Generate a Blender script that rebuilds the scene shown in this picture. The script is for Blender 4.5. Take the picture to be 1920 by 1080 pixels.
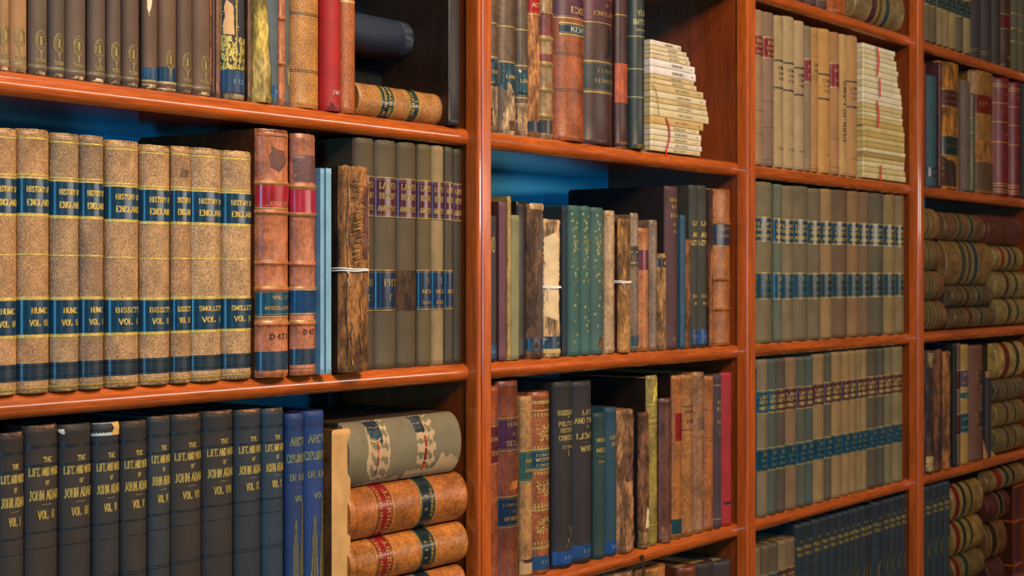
import bpy, math, random
from math import sin, cos, pi, radians as R
from mathutils import Vector

for o in list(bpy.data.objects): bpy.data.objects.remove(o)
SC = bpy.context.scene
COL = SC.collection
rnd = random.Random(7)

# ------------------------------------------------------------------ camera
F = 2900.0                      # focal length in pixels of a 1920 wide frame
VPX, HY = 3140.0, 525.0
PHI = math.atan2(F, VPX - 960)
SH = .32                        # shelf spacing in metres
CAMD = SH*sin(PHI)/.1955        # camera distance from the front of the shelves
CAMZ = 1.45
cd = bpy.data.cameras.new('camera'); cam = bpy.data.objects.new('camera', cd); COL.objects.link(cam)
cd.sensor_width = 36; cd.lens = F/1920*36; cd.shift_y = (HY-540)/1920
cd.clip_start = .05
cd.dof.use_dof = True; cd.dof.focus_distance = 1.85; cd.dof.aperture_fstop = 15
cam.location = (0, -CAMD, CAMZ); cam.rotation_euler = (pi/2, 0, -PHI)
SC.camera = cam
# ------------------------------------------------------------------ world, light, exposure
w = bpy.data.worlds.new('world'); SC.world = w; w.use_nodes = True
w.node_tree.nodes['Background'].inputs[0].default_value = (1.0, .72, .52, 1)
w.node_tree.nodes['Background'].inputs[1].default_value = .035
def area(name, loc, aim, sx, sy, power, col):
    l = bpy.data.lights.new(name, 'AREA'); l.shape = 'RECTANGLE'; l.size = sx; l.size_y = sy
    l.energy = power; l.color = col
    o = bpy.data.objects.new(name, l); COL.objects.link(o); o.location = loc
    o.rotation_euler = (Vector(aim)-Vector(loc)).to_track_quat('-Z', 'Y').to_euler()
    return o
area('ceiling_lamp_light', (1.2, -1.75, 2.78), (1.25, 0, 1.4), .8, .5, 74, (1, .76, .50))
area('ceiling_tube_light', (1.3, -1.0, 3.1), (1.3, -.05, 1.5), 1.7, .07, 17, (1, .90, .82))
area('window_light_right', (3.75, -3.0, 1.76), (1.4, 0, 1.55), 2.0, .24, 36, (1, .86, .74))
area('window_light', (-2.0, -2.5, 1.47), (1.9, 0, 1.45), .35, .5, 56, (.12, .56, 1))
area('window_light_front', (.9, -3.0, 1.8), (1.7, 0, 1.4), .16, 1.3, 8, (.16, .60, 1))
SC.view_settings.view_transform = 'Standard'; SC.view_settings.look = 'None'
SC.view_settings.gamma = 1; SC.view_settings.exposure = -0.08; SC.view_settings.use_curve_mapping = False

# ------------------------------------------------------------------ helpers
def ray(x, y, Y):
    """world X, Z where the line of sight of pixel (x, y) meets the plane at depth Y"""
    t = (x-960)/F
    k = (Y+CAMD)/(cos(PHI)-sin(PHI)*t)
    return k*(sin(PHI)+cos(PHI)*t), CAMZ-(y-HY)/F*k
def lin(h):
    if not isinstance(h, str): return tuple(h)
    h = h.lstrip('#'); c = [int(h[i:i+2], 16)/255 for i in (0, 2, 4)]
    return tuple(v/12.92 if v <= .04045 else ((v+.055)/1.055)**2.4 for v in c)
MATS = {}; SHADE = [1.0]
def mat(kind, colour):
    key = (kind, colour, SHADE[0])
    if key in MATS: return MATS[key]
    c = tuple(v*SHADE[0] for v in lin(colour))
    m = bpy.data.materials.new(kind+'_'+str(colour).strip('#')); m.use_nodes = True
    nt = m.node_tree; N = nt.nodes; L = nt.links; bs = N['Principled BSDF']
    P = dict(leather=(.42, .58, 1.38, 42, 260, .35, .5), calf=(.5, .72, 1.22, 60, 700, .5, .5), cloth=(.62, .82, 1.14, 35, 1100, .25, .4),
             worn=(.7, .35, 1.45, 38, 220, .9, .3), label=(.3, .55, 1.0, 90, 500, .12, .32), paper=(.8, .86, 1.08, 30, 500, .2, .2),
             edge=(.8, .7, 1.1, 20, 900, .3, .2), gilt=(.38, .6, 1.15, 400, 1200, .3, .6), board=(.6, .7, 1.2, 40, 400, .3, .3),
             wood=(.3, .62, 1.22, 9, 60, .05, .4), woodv=(.34, .66, 1.18, 9, 60, .05, .35), paint=(.55, .9, 1.06, 6, 60, .1, .3))[kind]
    rough, lo, hi, s1, s2, bump, spec = P
    tc = N.new('ShaderNodeTexCoord'); oi = N.new('ShaderNodeObjectInfo')
    mul = N.new('ShaderNodeMath'); mul.operation = 'MULTIPLY'; mul.inputs[1].default_value = 17; L.new(oi.outputs['Random'], mul.inputs[0])
    add = N.new('ShaderNodeVectorMath'); add.operation = 'ADD'; L.new(tc.outputs['Object'], add.inputs[0]); L.new(mul.outputs[0], add.inputs[1])
    mp = N.new('ShaderNodeMapping'); L.new(add.outputs[0], mp.inputs[0])
    if kind == 'wood': mp.inputs['Scale'].default_value = (.55, 9, 9)
    if kind == 'woodv': mp.inputs['Scale'].default_value = (9, 9, .55)
    if kind == 'worn': mp.inputs['Scale'].default_value = (1.5, 1.5, .5)
    if kind == 'edge': mp.inputs['Scale'].default_value = (2.5, .15, .15)
    if kind in ('cloth', 'leather', 'calf'): mp.inputs['Scale'].default_value = (1, 1, .7)
    n1 = N.new('ShaderNodeTexNoise'); n1.inputs['Scale'].default_value = s1; n1.inputs['Detail'].default_value = 6; n1.inputs['Roughness'].default_value = .62
    n2 = N.new('ShaderNodeTexNoise'); n2.inputs['Scale'].default_value = s2; n2.inputs['Detail'].default_value = 3
    L.new(mp.outputs[0], n1.inputs['Vector']); L.new(mp.outputs[0], n2.inputs['Vector'])
    rp = N.new('ShaderNodeValToRGB'); e = rp.color_ramp.elements
    e[0].position = .34 if kind != 'worn' else .42; e[1].position = .68 if kind != 'worn' else .6
    e[0].color = (*[v*lo for v in c], 1); e[1].color = (*[min(1, v*hi) for v in c], 1)
    L.new(n1.outputs[0], rp.inputs[0]); out = rp.outputs[0]
    if kind in ('calf', 'leather', 'worn', 'gilt', 'wood', 'woodv'):
        r2 = N.new('ShaderNodeValToRGB'); q = r2.color_ramp.elements
        q[0].position = .36; q[1].position = .60 if kind != 'calf' else .62
        amt = dict(calf=.42, leather=.66, worn=.5, gilt=.45, wood=.72, woodv=.75)[kind]
        q[0].color = (amt, amt*.96, amt*.94, 1); q[1].color = (1, 1, 1, 1)
        if kind == 'calf':
            z = q.new(.74); z.color = (1.25, 1.3, 1.3, 1)
        L.new(n2.outputs[0], r2.inputs[0])
        mx = N.new('ShaderNodeMix'); mx.data_type = 'RGBA'; mx.blend_type = 'MULTIPLY'; mx.inputs[0].default_value = 1; mx.clamp_result = False
        L.new(out, mx.inputs[6]); L.new(r2.outputs[0], mx.inputs[7]); out = mx.outputs[2]
    L.new(out, bs.inputs['Base Color'])
    bs.inputs['Roughness'].default_value = rough; bs.inputs['Specular IOR Level'].default_value = spec
    if kind == 'gilt': bs.inputs['Metallic'].default_value = .35
    if kind == 'label':
        bs.inputs['Coat Weight'].default_value = .2; bs.inputs['Coat Roughness'].default_value = .18
    if kind in ('wood', 'woodv'):
        bs.inputs['Coat Weight'].default_value = 1.0; bs.inputs['Coat Roughness'].default_value = .10
    bp = N.new('ShaderNodeBump'); bp.inputs['Strength'].default_value = bump; bp.inputs['Distance'].default_value = .0006
    L.new(n2.outputs[0] if kind != 'worn' else n1.outputs[0], bp.inputs['Height']); L.new(bp.outputs[0], bs.inputs['Normal'])
    if kind == 'worn': bp.inputs['Distance'].default_value = .0022
    MATS[key] = m; return m
GOLD = '#d9b356'; GOLDD = '#a98a3c'

class MB:
    def __init__(s): s.v = []; s.f = []; s.m = []; s.s = []; s.mats = []
    def mi(s, m):
        if m not in s.mats: s.mats.append(m)
        return s.mats.index(m)
    def face(s, idx, m, sm=False): s.f.append(idx); s.m.append(s.mi(m)); s.s.append(sm)
    def poly(s, pts, m, sm=False):
        b = len(s.v); s.v += [tuple(p) for p in pts]; s.face(tuple(range(b, b+len(pts))), m, sm)
    def grid(s, rows, m, sm=True, closed=False):
        b = len(s.v); n = len(rows[0])
        for r in rows: s.v += [tuple(p) for p in r]
        for i in range(len(rows)-1):
            for j in range(n if closed else n-1):
                k = (j+1) % n
                s.face((b+i*n+j, b+i*n+k, b+(i+1)*n+k, b+(i+1)*n+j), m, sm)
    def box(s, x0, x1, y0, y1, z0, z1, m):
        b = len(s.v); s.v += [(x, y, z) for x in (x0, x1) for y in (y0, y1) for z in (z0, z1)]
        for q in ((0, 1, 3, 2), (4, 6, 7, 5), (0, 4, 5, 1), (2, 3, 7, 6), (0, 2, 6, 4), (1, 5, 7, 3)):
            s.face(tuple(b+i for i in q), m)
    def tube(s, pts, r, m, n=6):
        rows = []
        for i, p in enumerate(pts):
            p = Vector(p); a = Vector(pts[max(0, i-1)]); c = Vector(pts[min(len(pts)-1, i+1)])
            d = (c-a).normalized(); u = d.cross(Vector((0, 0, 1)))
            if u.length < .1: u = d.cross(Vector((1, 0, 0)))
            u.normalize(); v = d.cross(u)
            rows.append([p+r*(cos(2*pi*k/n)*u+sin(2*pi*k/n)*v) for k in range(n)])
        s.grid(rows, m, True, True)
        s.poly(rows[0][::-1], m); s.poly(rows[-1], m)
    def build(s, name, parent=None):
        me = bpy.data.meshes.new(name); me.from_pydata(s.v, [], s.f)
        for m in s.mats: me.materials.append(m)
        me.polygons.foreach_set('material_index', s.m); me.polygons.foreach_set('use_smooth', s.s)
        me.update(); o = bpy.data.objects.new(name, me); COL.objects.link(o)
        if parent: o.parent = parent
        return o
def empty(name, loc, rot=(0, 0, 0)):
    o = bpy.data.objects.new(name, None); COL.objects.link(o); o.empty_display_size = .03
    o.location = loc; o.rotation_euler = rot; return o
def tag(o, label=None, cat=None, group=None, kind=None):
    if label: o['label'] = label
    if cat: o['category'] = cat
    if group: o['group'] = group
    if kind: o['kind'] = kind
    return o

# ------------------------------------------------------------------ lettering: a small serif alphabet of strokes
G = {}
def gl(ch, *st): G[ch] = st
gl('A', [(0, 0), (.5, 1), (1, 0)], [(.2, .33), (.8, .33)])
gl('B', [(.12, 0), (.12, 1)], [(.12, 1), (.65, 1), (.85, .77), (.65, .53), (.12, .53)], [(.65, .53), (.95, .28), (.7, 0), (.12, 0)])
gl('C', [(.92, .72), (.7, 1), (.3, 1), (.08, .65), (.08, .35), (.3, 0), (.7, 0), (.92, .28)])
gl('D', [(.12, 0), (.12, 1)], [(.12, 1), (.6, 1), (.95, .65), (.95, .35), (.6, 0), (.12, 0)])
gl('E', [(.12, 0), (.12, 1)], [(.12, 1), (.88, 1), (.88, .8)], [(.12, .52), (.65, .52)], [(.12, 0), (.92, 0), (.92, .2)])
gl('F', [(.12, 0), (.12, 1)], [(.12, 1), (.88, 1), (.88, .8)], [(.12, .52), (.65, .52)])
gl('G', [(.92, .72), (.7, 1), (.3, 1), (.08, .65), (.08, .35), (.3, 0), (.7, 0), (.9, .15), (.9, .42), (.6, .42)])
gl('H', [(.12, 0), (.12, 1)], [(.88, 0), (.88, 1)], [(.12, .5), (.88, .5)])
gl('I', [(.5, 0), (.5, 1)], [(.3, 0), (.7, 0)], [(.3, 1), (.7, 1)])
gl('J', [(.65, 1), (.65, .2), (.45, 0), (.15, .1)])
gl('K', [(.12, 0), (.12, 1)], [(.12, .42), (.88, 1)], [(.4, .6), (.92, 0)])
gl('L', [(.12, 0), (.12, 1)], [(.12, 0), (.9, 0), (.9, .22)])
gl('M', [(.08, 0), (.08, 1), (.5, .15), (.92, 1), (.92, 0)])
gl('N', [(.12, 0), (.12, 1), (.88, 0), (.88, 1)])
gl('O', [(.5, 1), (.15, .8), (.08, .5), (.15, .2), (.5, 0), (.85, .2), (.92, .5), (.85, .8), (.5, 1)])
gl('P', [(.12, 0), (.12, 1)], [(.12, 1), (.7, 1), (.9, .75), (.7, .48), (.12, .48)])
gl('Q', [(.5, 1), (.12, .7), (.12, .3), (.5, 0), (.88, .3), (.88, .7), (.5, 1)], [(.6, .25), (.95, -.08)])
gl('R', [(.12, 0), (.12, 1)], [(.12, 1), (.7, 1), (.9, .76), (.7, .52), (.12, .52)], [(.5, .52), (.92, 0)])
gl('S', [(.85, .78), (.65, 1), (.3, 1), (.12, .76), (.3, .55), (.7, .45), (.88, .24), (.68, 0), (.3, 0), (.1, .22)])
gl('T', [(.5, 0), (.5, 1)], [(.08, .8), (.08, 1), (.92, 1), (.92, .8)])
gl('U', [(.12, 1), (.12, .25), (.35, 0), (.65, 0), (.88, .25), (.88, 1)])
gl('V', [(.03, 1), (.5, 0), (.97, 1)])
gl('W', [(0, 1), (.25, 0), (.5, .85), (.75, 0), (1, 1)])
gl('X', [(.08, 1), (.92, 0)], [(.92, 1), (.08, 0)])
gl('Y', [(.05, 1), (.5, .5), (.95, 1)], [(.5, .5), (.5, 0)])
gl('Z', [(.1, 1), (.9, 1), (.1, 0), (.9, 0)])
gl('0', [(.5, 1), (.15, .7), (.15, .3), (.5, 0), (.85, .3), (.85, .7), (.5, 1)])
gl('1', [(.25, .8), (.5, 1), (.5, 0)], [(.25, 0), (.75, 0)])
gl('2', [(.12, .75), (.35, 1), (.7, 1), (.85, .72), (.1, 0), (.9, 0)])
gl('3', [(.12, .9), (.7, 1), (.8, .75), (.45, .54), (.85, .3), (.7, 0), (.1, .08)])
gl('4', [(.7, 0), (.7, 1), (.05, .3), (.95, .3)])
gl('5', [(.85, 1), (.25, 1), (.2, .58), (.7, .6), (.88, .3), (.65, 0), (.12, .08)])
gl('6', [(.8, .95), (.35, .9), (.12, .4), (.35, 0), (.7, 0), (.85, .3), (.6, .55), (.15, .4)])
gl('7', [(.1, .8), (.1, 1), (.9, 1), (.4, 0)])
gl('8', [(.5, 1), (.2, .77), (.8, .27), (.5, 0), (.2, .27), (.8, .77), (.5, 1)])
gl('9', [(.2, .05), (.65, .1), (.88, .6), (.65, 1), (.3, 1), (.15, .7), (.4, .45), (.85, .6)])
gl('.', [(.35, .02), (.5, .02)])
gl('-', [(.05, .5), (.95, .5)])
gl('*', [(.15, .5), (.5, .9), (.85, .5), (.5, .1), (.15, .5), (.85, .5)], [(.5, .1), (.5, .9)])
gl('~', [(0, .5), (.3, .62), (.5, .38), (.7, .62), (1, .5)])
WID = {'I': .6, '.': .4, '1': .7, 'M': 1.2, 'W': 1.25, 'J': .8, ' ': .55}
def strokes(text, hh, wfit, thick=1.0):
    """quads (in metres, centred) for one line of text"""
    text = text.upper(); tot = sum(WID.get(c, 1)*1.18 for c in text)
    k = wfit/tot; out = []; x = -wfit/2
    for c in text:
        wd = WID.get(c, 1)
        for st in G.get(c, ()):
            for (ax, ay), (bx, by) in zip(st, st[1:]):
                a = (x+ax*wd*k, (ay-.5)*hh); b = (x+bx*wd*k, (by-.5)*hh)
                dx, dy = b[0]-a[0], b[1]-a[1]; ln = math.hypot(dx, dy) or 1e-9
                th = thick*(.035*hh+.115*min(k, hh)*abs(dy)/ln)
                nx, ny = -dy/ln*th, dx/ln*th; ex, ey = dx/ln*th*.4, dy/ln*th*.4
                n = max(1, int(abs(dx)/.0022))
                for i in range(n):
                    t0, t1 = i/n, (i+1)/n
                    p = (a[0]+dx*t0-(ex if i == 0 else 0), a[1]+dy*t0-(ey if i == 0 else 0)); q = (a[0]+dx*t1+(ex if i == n-1 else 0), a[1]+dy*t1+(ey if i == n-1 else 0))
                    out.append([(p[0]+nx, p[1]+ny), (p[0]-nx, p[1]-ny), (q[0]-nx, q[1]-ny), (q[0]+nx, q[1]+ny)])
        x += wd*1.18*k
    return out

# ------------------------------------------------------------------ books
TH = R(84)
class Spine:
    def __init__(s, w, b, h, off=None):
        s.w, s.b, s.h = w, b, h; s.off = off or (lambda u, v: 0)
        # arc length table
        n = 40; s.tab = [0]; px, py = 0, -b
        for i in range(1, n+1):
            t = TH*i/n; x = w/2*sin(t)/sin(TH); y = -b*(cos(t)-cos(TH))/(1-cos(TH))
            s.tab.append(s.tab[-1]+math.hypot(x-px, y-py)); px, py = x, y
        s.half = s.tab[-1]
    def u_of(s, arc):
        a = min(abs(arc), s.half*.9999); t = s.tab
        for i in range(len(t)-1):
            if t[i+1] >= a:
                return math.copysign((i+(a-t[i])/(t[i+1]-t[i]))/(len(t)-1), arc)
        return math.copysign(1, arc)
    def pt(s, u, v, o=0, raw=False):
        t = TH*u; o = o+(0 if raw else s.off(u, v))
        x = (s.w/2)*sin(t)/sin(TH); y = -s.b*(cos(t)-cos(TH))/(1-cos(TH))
        nx, ny = sin(t)*max(s.b, .002), -cos(t)*s.w/2; l = math.hypot(nx, ny)
        return (x+nx/l*o*.6, y+ny/l*o, v*s.h)
def shell(mb, sp, v0, v1, m, o=.0003, u0=-1, u1=1, n=12, rows=2, jag=0, rr=None):
    rr = rr or rnd
    us = [u0+(u1-u0)*i/n for i in range(n+1)]
    j0 = [rr.uniform(-jag, jag) for _ in us]; j1 = [rr.uniform(-jag, jag) for _ in us]
    g = [[sp.pt(u, (v0+j0[i])*(1-k/(rows-1))+(v1+j1[i])*k/(rows-1), o) for i, u in enumerate(us)] for k in range(rows)]
    mb.grid(g, m)
    for row, c in ((g[0], 0), (g[-1], 1)):
        vv = v0 if c == 0 else v1
        mb.grid([row, [sp.pt(u, vv, -.0004) for u in us]], m, False)
def patch(mb, sp, poly, m, o=.00045, rr=None, jag=.06):
    """irregular patch: poly in (u, v)"""
    rr = rr or rnd
    lo = min(p[1] for p in poly); hi = max(p[1] for p in poly); n = max(6, int((hi-lo)*60)); rows = []
    for i in range(n+1):
        v = lo+(hi-lo)*(i+.001)/(n+.002); xs = []
        for (a, b), (c, d) in zip(poly, poly[1:]+poly[:1]):
            if (b <= v < d) or (d <= v < b): xs.append(a+(c-a)*(v-b)/(d-b))
        if len(xs) < 2: continue
        a, c = min(xs), max(xs); a += rr.uniform(-jag, jag); c += rr.uniform(-jag, jag)
        if c < a+.02: c = a+.02
        a = max(-1, a); c = min(1, c)
        rows.append([sp.pt(a+(c-a)*j/6, v, o) for j in range(7)])
    if len(rows) > 1: mb.grid(rows, m)
def lettering(mb, sp, text, vc, hmm, wf, m, o=.0006, up=False, uc=0, thick=1.0):
    if up:
        for q in strokes(text, hmm/1000, wf*sp.h, thick):
            mb.poly([sp.pt(sp.u_of(-y+uc*sp.half), vc+x/sp.h, o) for x, y in q], m)
        return
    for q in strokes(text, hmm/1000, wf*2*sp.half, thick):
        mb.poly([sp.pt(sp.u_of(x+(uc+.09)*sp.half), vc+y/sp.h, o) for x, y in q], m)

def make_book(name, w, h, d, p, seed):
    """p: dictionary of the look; origin at the middle of the foot, joint line at y=0"""
    rr = random.Random(seed)
    root = empty(name, (0, 0, 0))
    kind = p.get('kind', 'leather'); cm = mat(kind, p['col']); b = w*p.get('b', .3)
    b = min(b, .022)
    ribs = p.get('ribs', ()); rag = p.get('rag', 0)
    ph = [rr.uniform(0, 6.28) for _ in range(6)]
    def off(u, v):
        o = 0
        for r_ in ribs:
            dd = abs(v-r_)*h
            if dd < .004: o += .0022*(cos(dd/.004*pi)+1)/2
        e = min(v, 1-v)*h
        if e < .004: o -= .0012*(1-e/.004)**2
        elif e < .008: o += .0006*sin((e-.004)/.004*pi)
        if rag: o += rag*(.5*sin(31*v+ph[0]+3*u)+.4*sin(67*v+ph[1]-5*u)+.5*sin(9*v+ph[2]+4*u))
        return o
    sp = Spine(w, b, h, off)
    mb = MB()
    vs = {0, .0015/h, .004/h, .006/h, .008/h, 1-.008/h, 1-.006/h, 1-.004/h, 1-.0015/h, 1}
    for r_ in ribs: vs |= {r_+k*.001/h for k in (-4, -3, -2, -1, 0, 1, 2, 3, 4)}
    vs |= {i/(30 if rag else 6) for i in range(31 if rag else 7)}
    vs = sorted(v for v in vs if 0 <= v <= 1)
    nu = 16
    top_j = [rr.uniform(-1, .2)*rag*4 if rag else rr.uniform(-.0006, .0003) for _ in range(nu+1)]
    rows = []
    for v in vs:
        r_ = []
        for j in range(nu+1):
            q = sp.pt(-1+2*j/nu, v); r_.append((q[0], q[1], q[2]+(top_j[j] if v == 1 else 0)))
        rows.append(r_)
    mb.grid(rows, cm)
    mb.poly([*rows[-1]], cm); mb.poly(rows[0][::-1], cm)
    tb = p.get('tb', .0025); bm = mat(p.get('bkind', kind), p.get('bcol', p['col']))
    tb = min(tb, w*.2)
    for s_ in (-1, 1):
        x0, x1 = sorted((s_*w/2, s_*(w/2-tb)))
        # board with rounded fore edge corners
        zt = h-(rr.uniform(.0, .006) if rag else 0)
        c_ = .004
        prof = [(0, 0), (d-c_, 0), (d, c_), (d, zt-c_), (d-c_, zt), (0, zt)]
        A = [(x0, y, z) for y, z in prof]; B = [(x1, y, z) for y, z in prof]
        mb.poly(A[::-1], bm); mb.poly(B, bm)
        for i in range(6):
            k = (i+1) % 6; mb.poly([A[i], A[k], B[k], B[i]], bm)
    for v0, v1, c, kd in p.get('bands', ()): shell(mb, sp, v0, v1, mat(kd, c), .0003, jag=p.get('bjag', 0), rr=rr)
    for v in p.get('rules', ()): shell(mb, sp, v-.0008/h, v+.0008/h, mat('gilt', p.get('gold', GOLD)), .0004)
    for v in p.get('blind', ()): shell(mb, sp, v-p.get('bw', .0004)/h, v+p.get('bw', .0004)/h, mat('leather', p.get('bl', '#2a1c12')), .0003)
    for poly, c, kd in p.get('patches', ()): patch(mb, sp, poly, mat(kd, c), rr=rr)
    cov = mb.build('cover', root)
    pg = MB(); pm = mat('edge', p.get('pcol', '#a98c5e'))
    sq = .003 if not p.get('flush') else .0003
    pg.box(-w/2+tb+.0001, w/2-tb-.0001, .0008, d-.004, sq, h-sq-(.001 if rag else 0), pm)
    pg.build('page_block', root)
    for lb in p.get('labs', ()):
        v0, v1, c, lines = lb[:4]; g = lb[4] if len(lb) > 4 else True; kd = lb[5] if len(lb) > 5 else 'label'
        u0, u1 = (lb[6], lb[7]) if len(lb) > 7 else (-.97, .97)
        lm = MB(); shell(lm, sp, v0, v1, mat(kd, c), .0006, u0, u1, jag=0)
        gm = mat('gilt', p.get('gold', GOLD))
        if g:
            for v in (v0, v1): shell(lm, sp, v-.0009/h, v+.0009/h, gm, .0009, u0, u1)
            for v in (v0+.0028/h, v1-.0028/h): shell(lm, sp, v-.0002/h, v+.0002/h, gm, .0008, u0, u1)
        tl_ = MB()
        for t in lines:
            lettering(tl_, sp, t[0], t[1], t[2], t[3], mat('gilt', t[4]) if len(t) > 4 else gm, .0010)
        lo_ = lm.build('title_label', root)
        if tl_.v: tl_.build('title_lettering', lo_)
    if p.get('lib'):
        v0, v1, c = p['lib']; lm = MB(); shell(lm, sp, v0, v1, mat('label', c), .0006, -.95, .95)
        lettering(lm, sp, p.get('libt', '812'), (v0+v1)/2, min(5,(v1-v0)*h*1000*.3), .4, mat('paper', '#5f7486'), .0009)
        lm.build('shelf_label', root)
    if p.get('txt'):
        tm = MB()
        for t in p['txt']:
            up = t[5] if len(t) > 5 else False
            lettering(tm, sp, t[0], t[1], t[2], t[3], mat('gilt' if p.get('tk', 1) else 'paper', t[4] if len(t) > 4 and t[4] else p.get('gold', GOLD)), .0005, up, t[6] if len(t) > 6 else 0)
        tm.build('lettering', root)
    if p.get('orn'):
        om = MB(); gm = mat('gilt', p.get('ogold', GOLDD)); p['orn'](om, sp, gm, rr, h); om.build('ornament', root)
    if p.get('string'):
        sm_ = MB(); v = p['string']; wm = mat('paper', '#e9e2da')
        for k, dv in enumerate((0, .012)):
            pts = [(-w/2-.001, d*.75, (v+dv)*h), (-w/2-.0012, d*.3, (v+dv)*h-.001)]
            pts += [tuple(sp.pt(u/6, v+dv*(1-.6*(u+6)/12)+.002*sin(u), .0016, True)) for u in range(-6, 7)] + [(w/2+.0012, d*.4, (v+dv*.5)*h)]
            sm_.tube(pts, .0009, wm)
        e = sp.pt(-.6, v, .002); sm_.tube([e, (e[0]+.002, e[1]-.003, e[2]-.004), (e[0]-.001, e[1]-.003, e[2]-.012), (e[0]+.003, e[1]-.002, e[2]-.018)], .0005, wm)
        sm_.build('string', root)
    tr, tl = p.get('taper', (0, 0))
    if tr or tl:
        for ch in root.children_recursive:
            for v_ in ch.data.vertices:
                q = v_.co; f = q.z/h; q.x += tr*f*(q.x/w+.5)+tl*f*(.5-q.x/w)
    root['_b'] = b
    return root, sp

# ------------------------------------------------------------------ shelf geometry
ST = .025
ZB = {k: CAMZ+v*SH/.1955 for k, v in dict(B=.3058, C=.1110, D=-.0845, E=-.2759, F=-.471, G=-.667).items()}
ZB['A'] = ZB['B']+SH; ZB['T'] = ZB['A']+SH
TOP = {0: ZB['B']+ST, 1: ZB['C']+ST, 2: ZB['D']+ST, 3: ZB['E']+ST, 4: ZB['F']+ST}
POST = [.862, 1.655, 2.414, 3.175, 3.935]
SEED = [100]; LAST = {}
def finish(root, label, cat, group):
    del root['_b']; tag(root, label, cat, group)
def bk(row, x0, x1, yt, p, label, name='book', cat='book', group=None, h=None, st=None, d=None, lean=0, dz=0):
    st = p.get('set', .010) if st is None else st
    SEED[0] += 1; rr = random.Random(SEED[0])
    bb = p.get('b', .3)
    pl = p.get('pl', .012)
    X0, _ = ray(x0, 500, pl); X1, _ = ray(x1, 500, pl)
    bay = sum(X0+.012 > q for q in POST)
    X0 = max(X0, LAST.get((row, bay), POST[bay-1]+.0108)); X1 = max(min(X1, POST[bay]-.0112), X0+.004); LAST[(row, bay)] = X1+.0002
    w = X1-X0-.0006
    if h is None: _, zt = ray((x0+x1)/2, yt, st+.004); h = zt-TOP[row]-dz
    h = min(h, ZB['ABCDE'[row]]-TOP[row]-.003-dz)
    d = d or p.get('d', min(.2, h*.66))
    d = min(d, .262-st)
    root, sp = make_book(name, w, h, d, p, SEED[0])
    root.location = ((X0+X1)/2, st+root['_b'], TOP[row]+.0003+dz)
    if lean:
        root.rotation_euler = (0, R(lean), 0)
        root.location.z += abs(sin(R(lean)))*w/2
    finish(root, label, cat, group)
    return root
def lay(row, x0, x1, z0, t, p, label, name='book', cat='book', group=None, st=None, d=None, rz=0):
    """a book lying flat, spine outwards, its head to the left; z0 above the shelf, t thickness"""
    st = p.get('set', .006) if st is None else st
    SEED[0] += 1
    X0, _ = ray(x0, 500, st+.006); X1, _ = ray(x1, 500, st+.006)
    bay = sum(X0+.03 > q for q in POST); X0 = max(X0, POST[bay-1]+.0155); X1 = min(X1, POST[bay]-.0137)
    L = X1-X0; d = d or min(.19, L*.7); d = min(d, .268-st)
    root, sp = make_book(name, t-.0006, L, d, p, SEED[0])
    root.location = (X1, st+root['_b'], TOP[row]+z0+t/2+.0012)
    root.rotation_euler = (0, -pi/2, R(rz))
    finish(root, label, cat, group)
    return root
def pick(base, **k):
    q = dict(base); q.update(k); return q
NUM = ['', 'one', 'two', 'three', 'four', 'five', 'six', 'seven', 'eight', 'nine', 'ten', 'eleven', 'twelve', 'thirteen', 'fourteen', 'fifteen', 'sixteen', 'seventeen', 'eighteen', 'nineteen', 'twenty']
ORD = ['', 'first', 'second', 'third', 'fourth', 'fifth', 'sixth', 'seventh', 'eighth', 'ninth', 'tenth', 'eleventh', 'twelfth', 'thirteenth', 'fourteenth', 'fifteenth', 'sixteenth', 'seventeenth', 'eighteenth']
def place(i, n):
    return 'leftmost of the '+NUM[n] if i == 0 else ('rightmost of the '+NUM[n] if i == n-1 else ORD[i+1]+' from left of the '+NUM[n])

# ================================================================== the room and the bookcase
WOOD = '#b8561a'; WOODD = '#8a3511'
mb = MB(); mb.box(-3, 6.5, -5, .6, -.05, 0, mat('wood', '#6b4a30')); tag(mb.build('floor'), kind='structure')
mb = MB(); mb.box(-3, 6.5, .34, .4, 0, 3.3, mat('paint', '#4f6f80')); tag(mb.build('wall_back'), kind='structure')

case = empty('bookcase', (2.4, 0, 0))
tag(case, 'built-in reddish orange wooden bookcase with rounded shelf edges filled with old books', 'bookcase')
def cpart(mb, name, parent=None):
    o = mb.build(name, parent or case); o.location = (-2.4, 0, 0) if not parent else (0, 0, 0); return o
posts = [POST[0]-.76]+POST+[POST[-1]+.76]
for X in posts:
    m1 = mat('woodv', WOOD); mb = MB()
    x0, x1 = X-.013, X+.015; yf, yb = -.019, .004
    r = .003
    prof = [(x0, yb), (x0, yf+.0065)]
    prof += [(x0+.0025*(1-cos(a)), yf+.0065-.0050*sin(a)) for a in (R(30), R(60), R(90))]      # bead
    prof += [(x0+.0048, yf+.0014), (x0+.0052, yf+.004), (x0+.0068, yf+.004), (x0+.0070, yf+.0008)]  # groove
    prof += [(x0+.0082, yf), (x1-.003, yf), (x1-.0009, yf+.0009), (x1, yf+.003), (x1, yb)]
    g = [[(x, y, z) for x, y in prof] for z in (.10, 2.58)]
    mb.grid(g, m1, False); mb.box(x0, x1, yb-.0002, yb, .10, 2.58, m1)
    cpart(mb, 'upright_moulding')
    mb = MB(); mb.box(X-.0105, X+.0105, .004, .275, .10, 2.58, mat('woodv', '#7c3612')); cpart(mb, 'upright')
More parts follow.
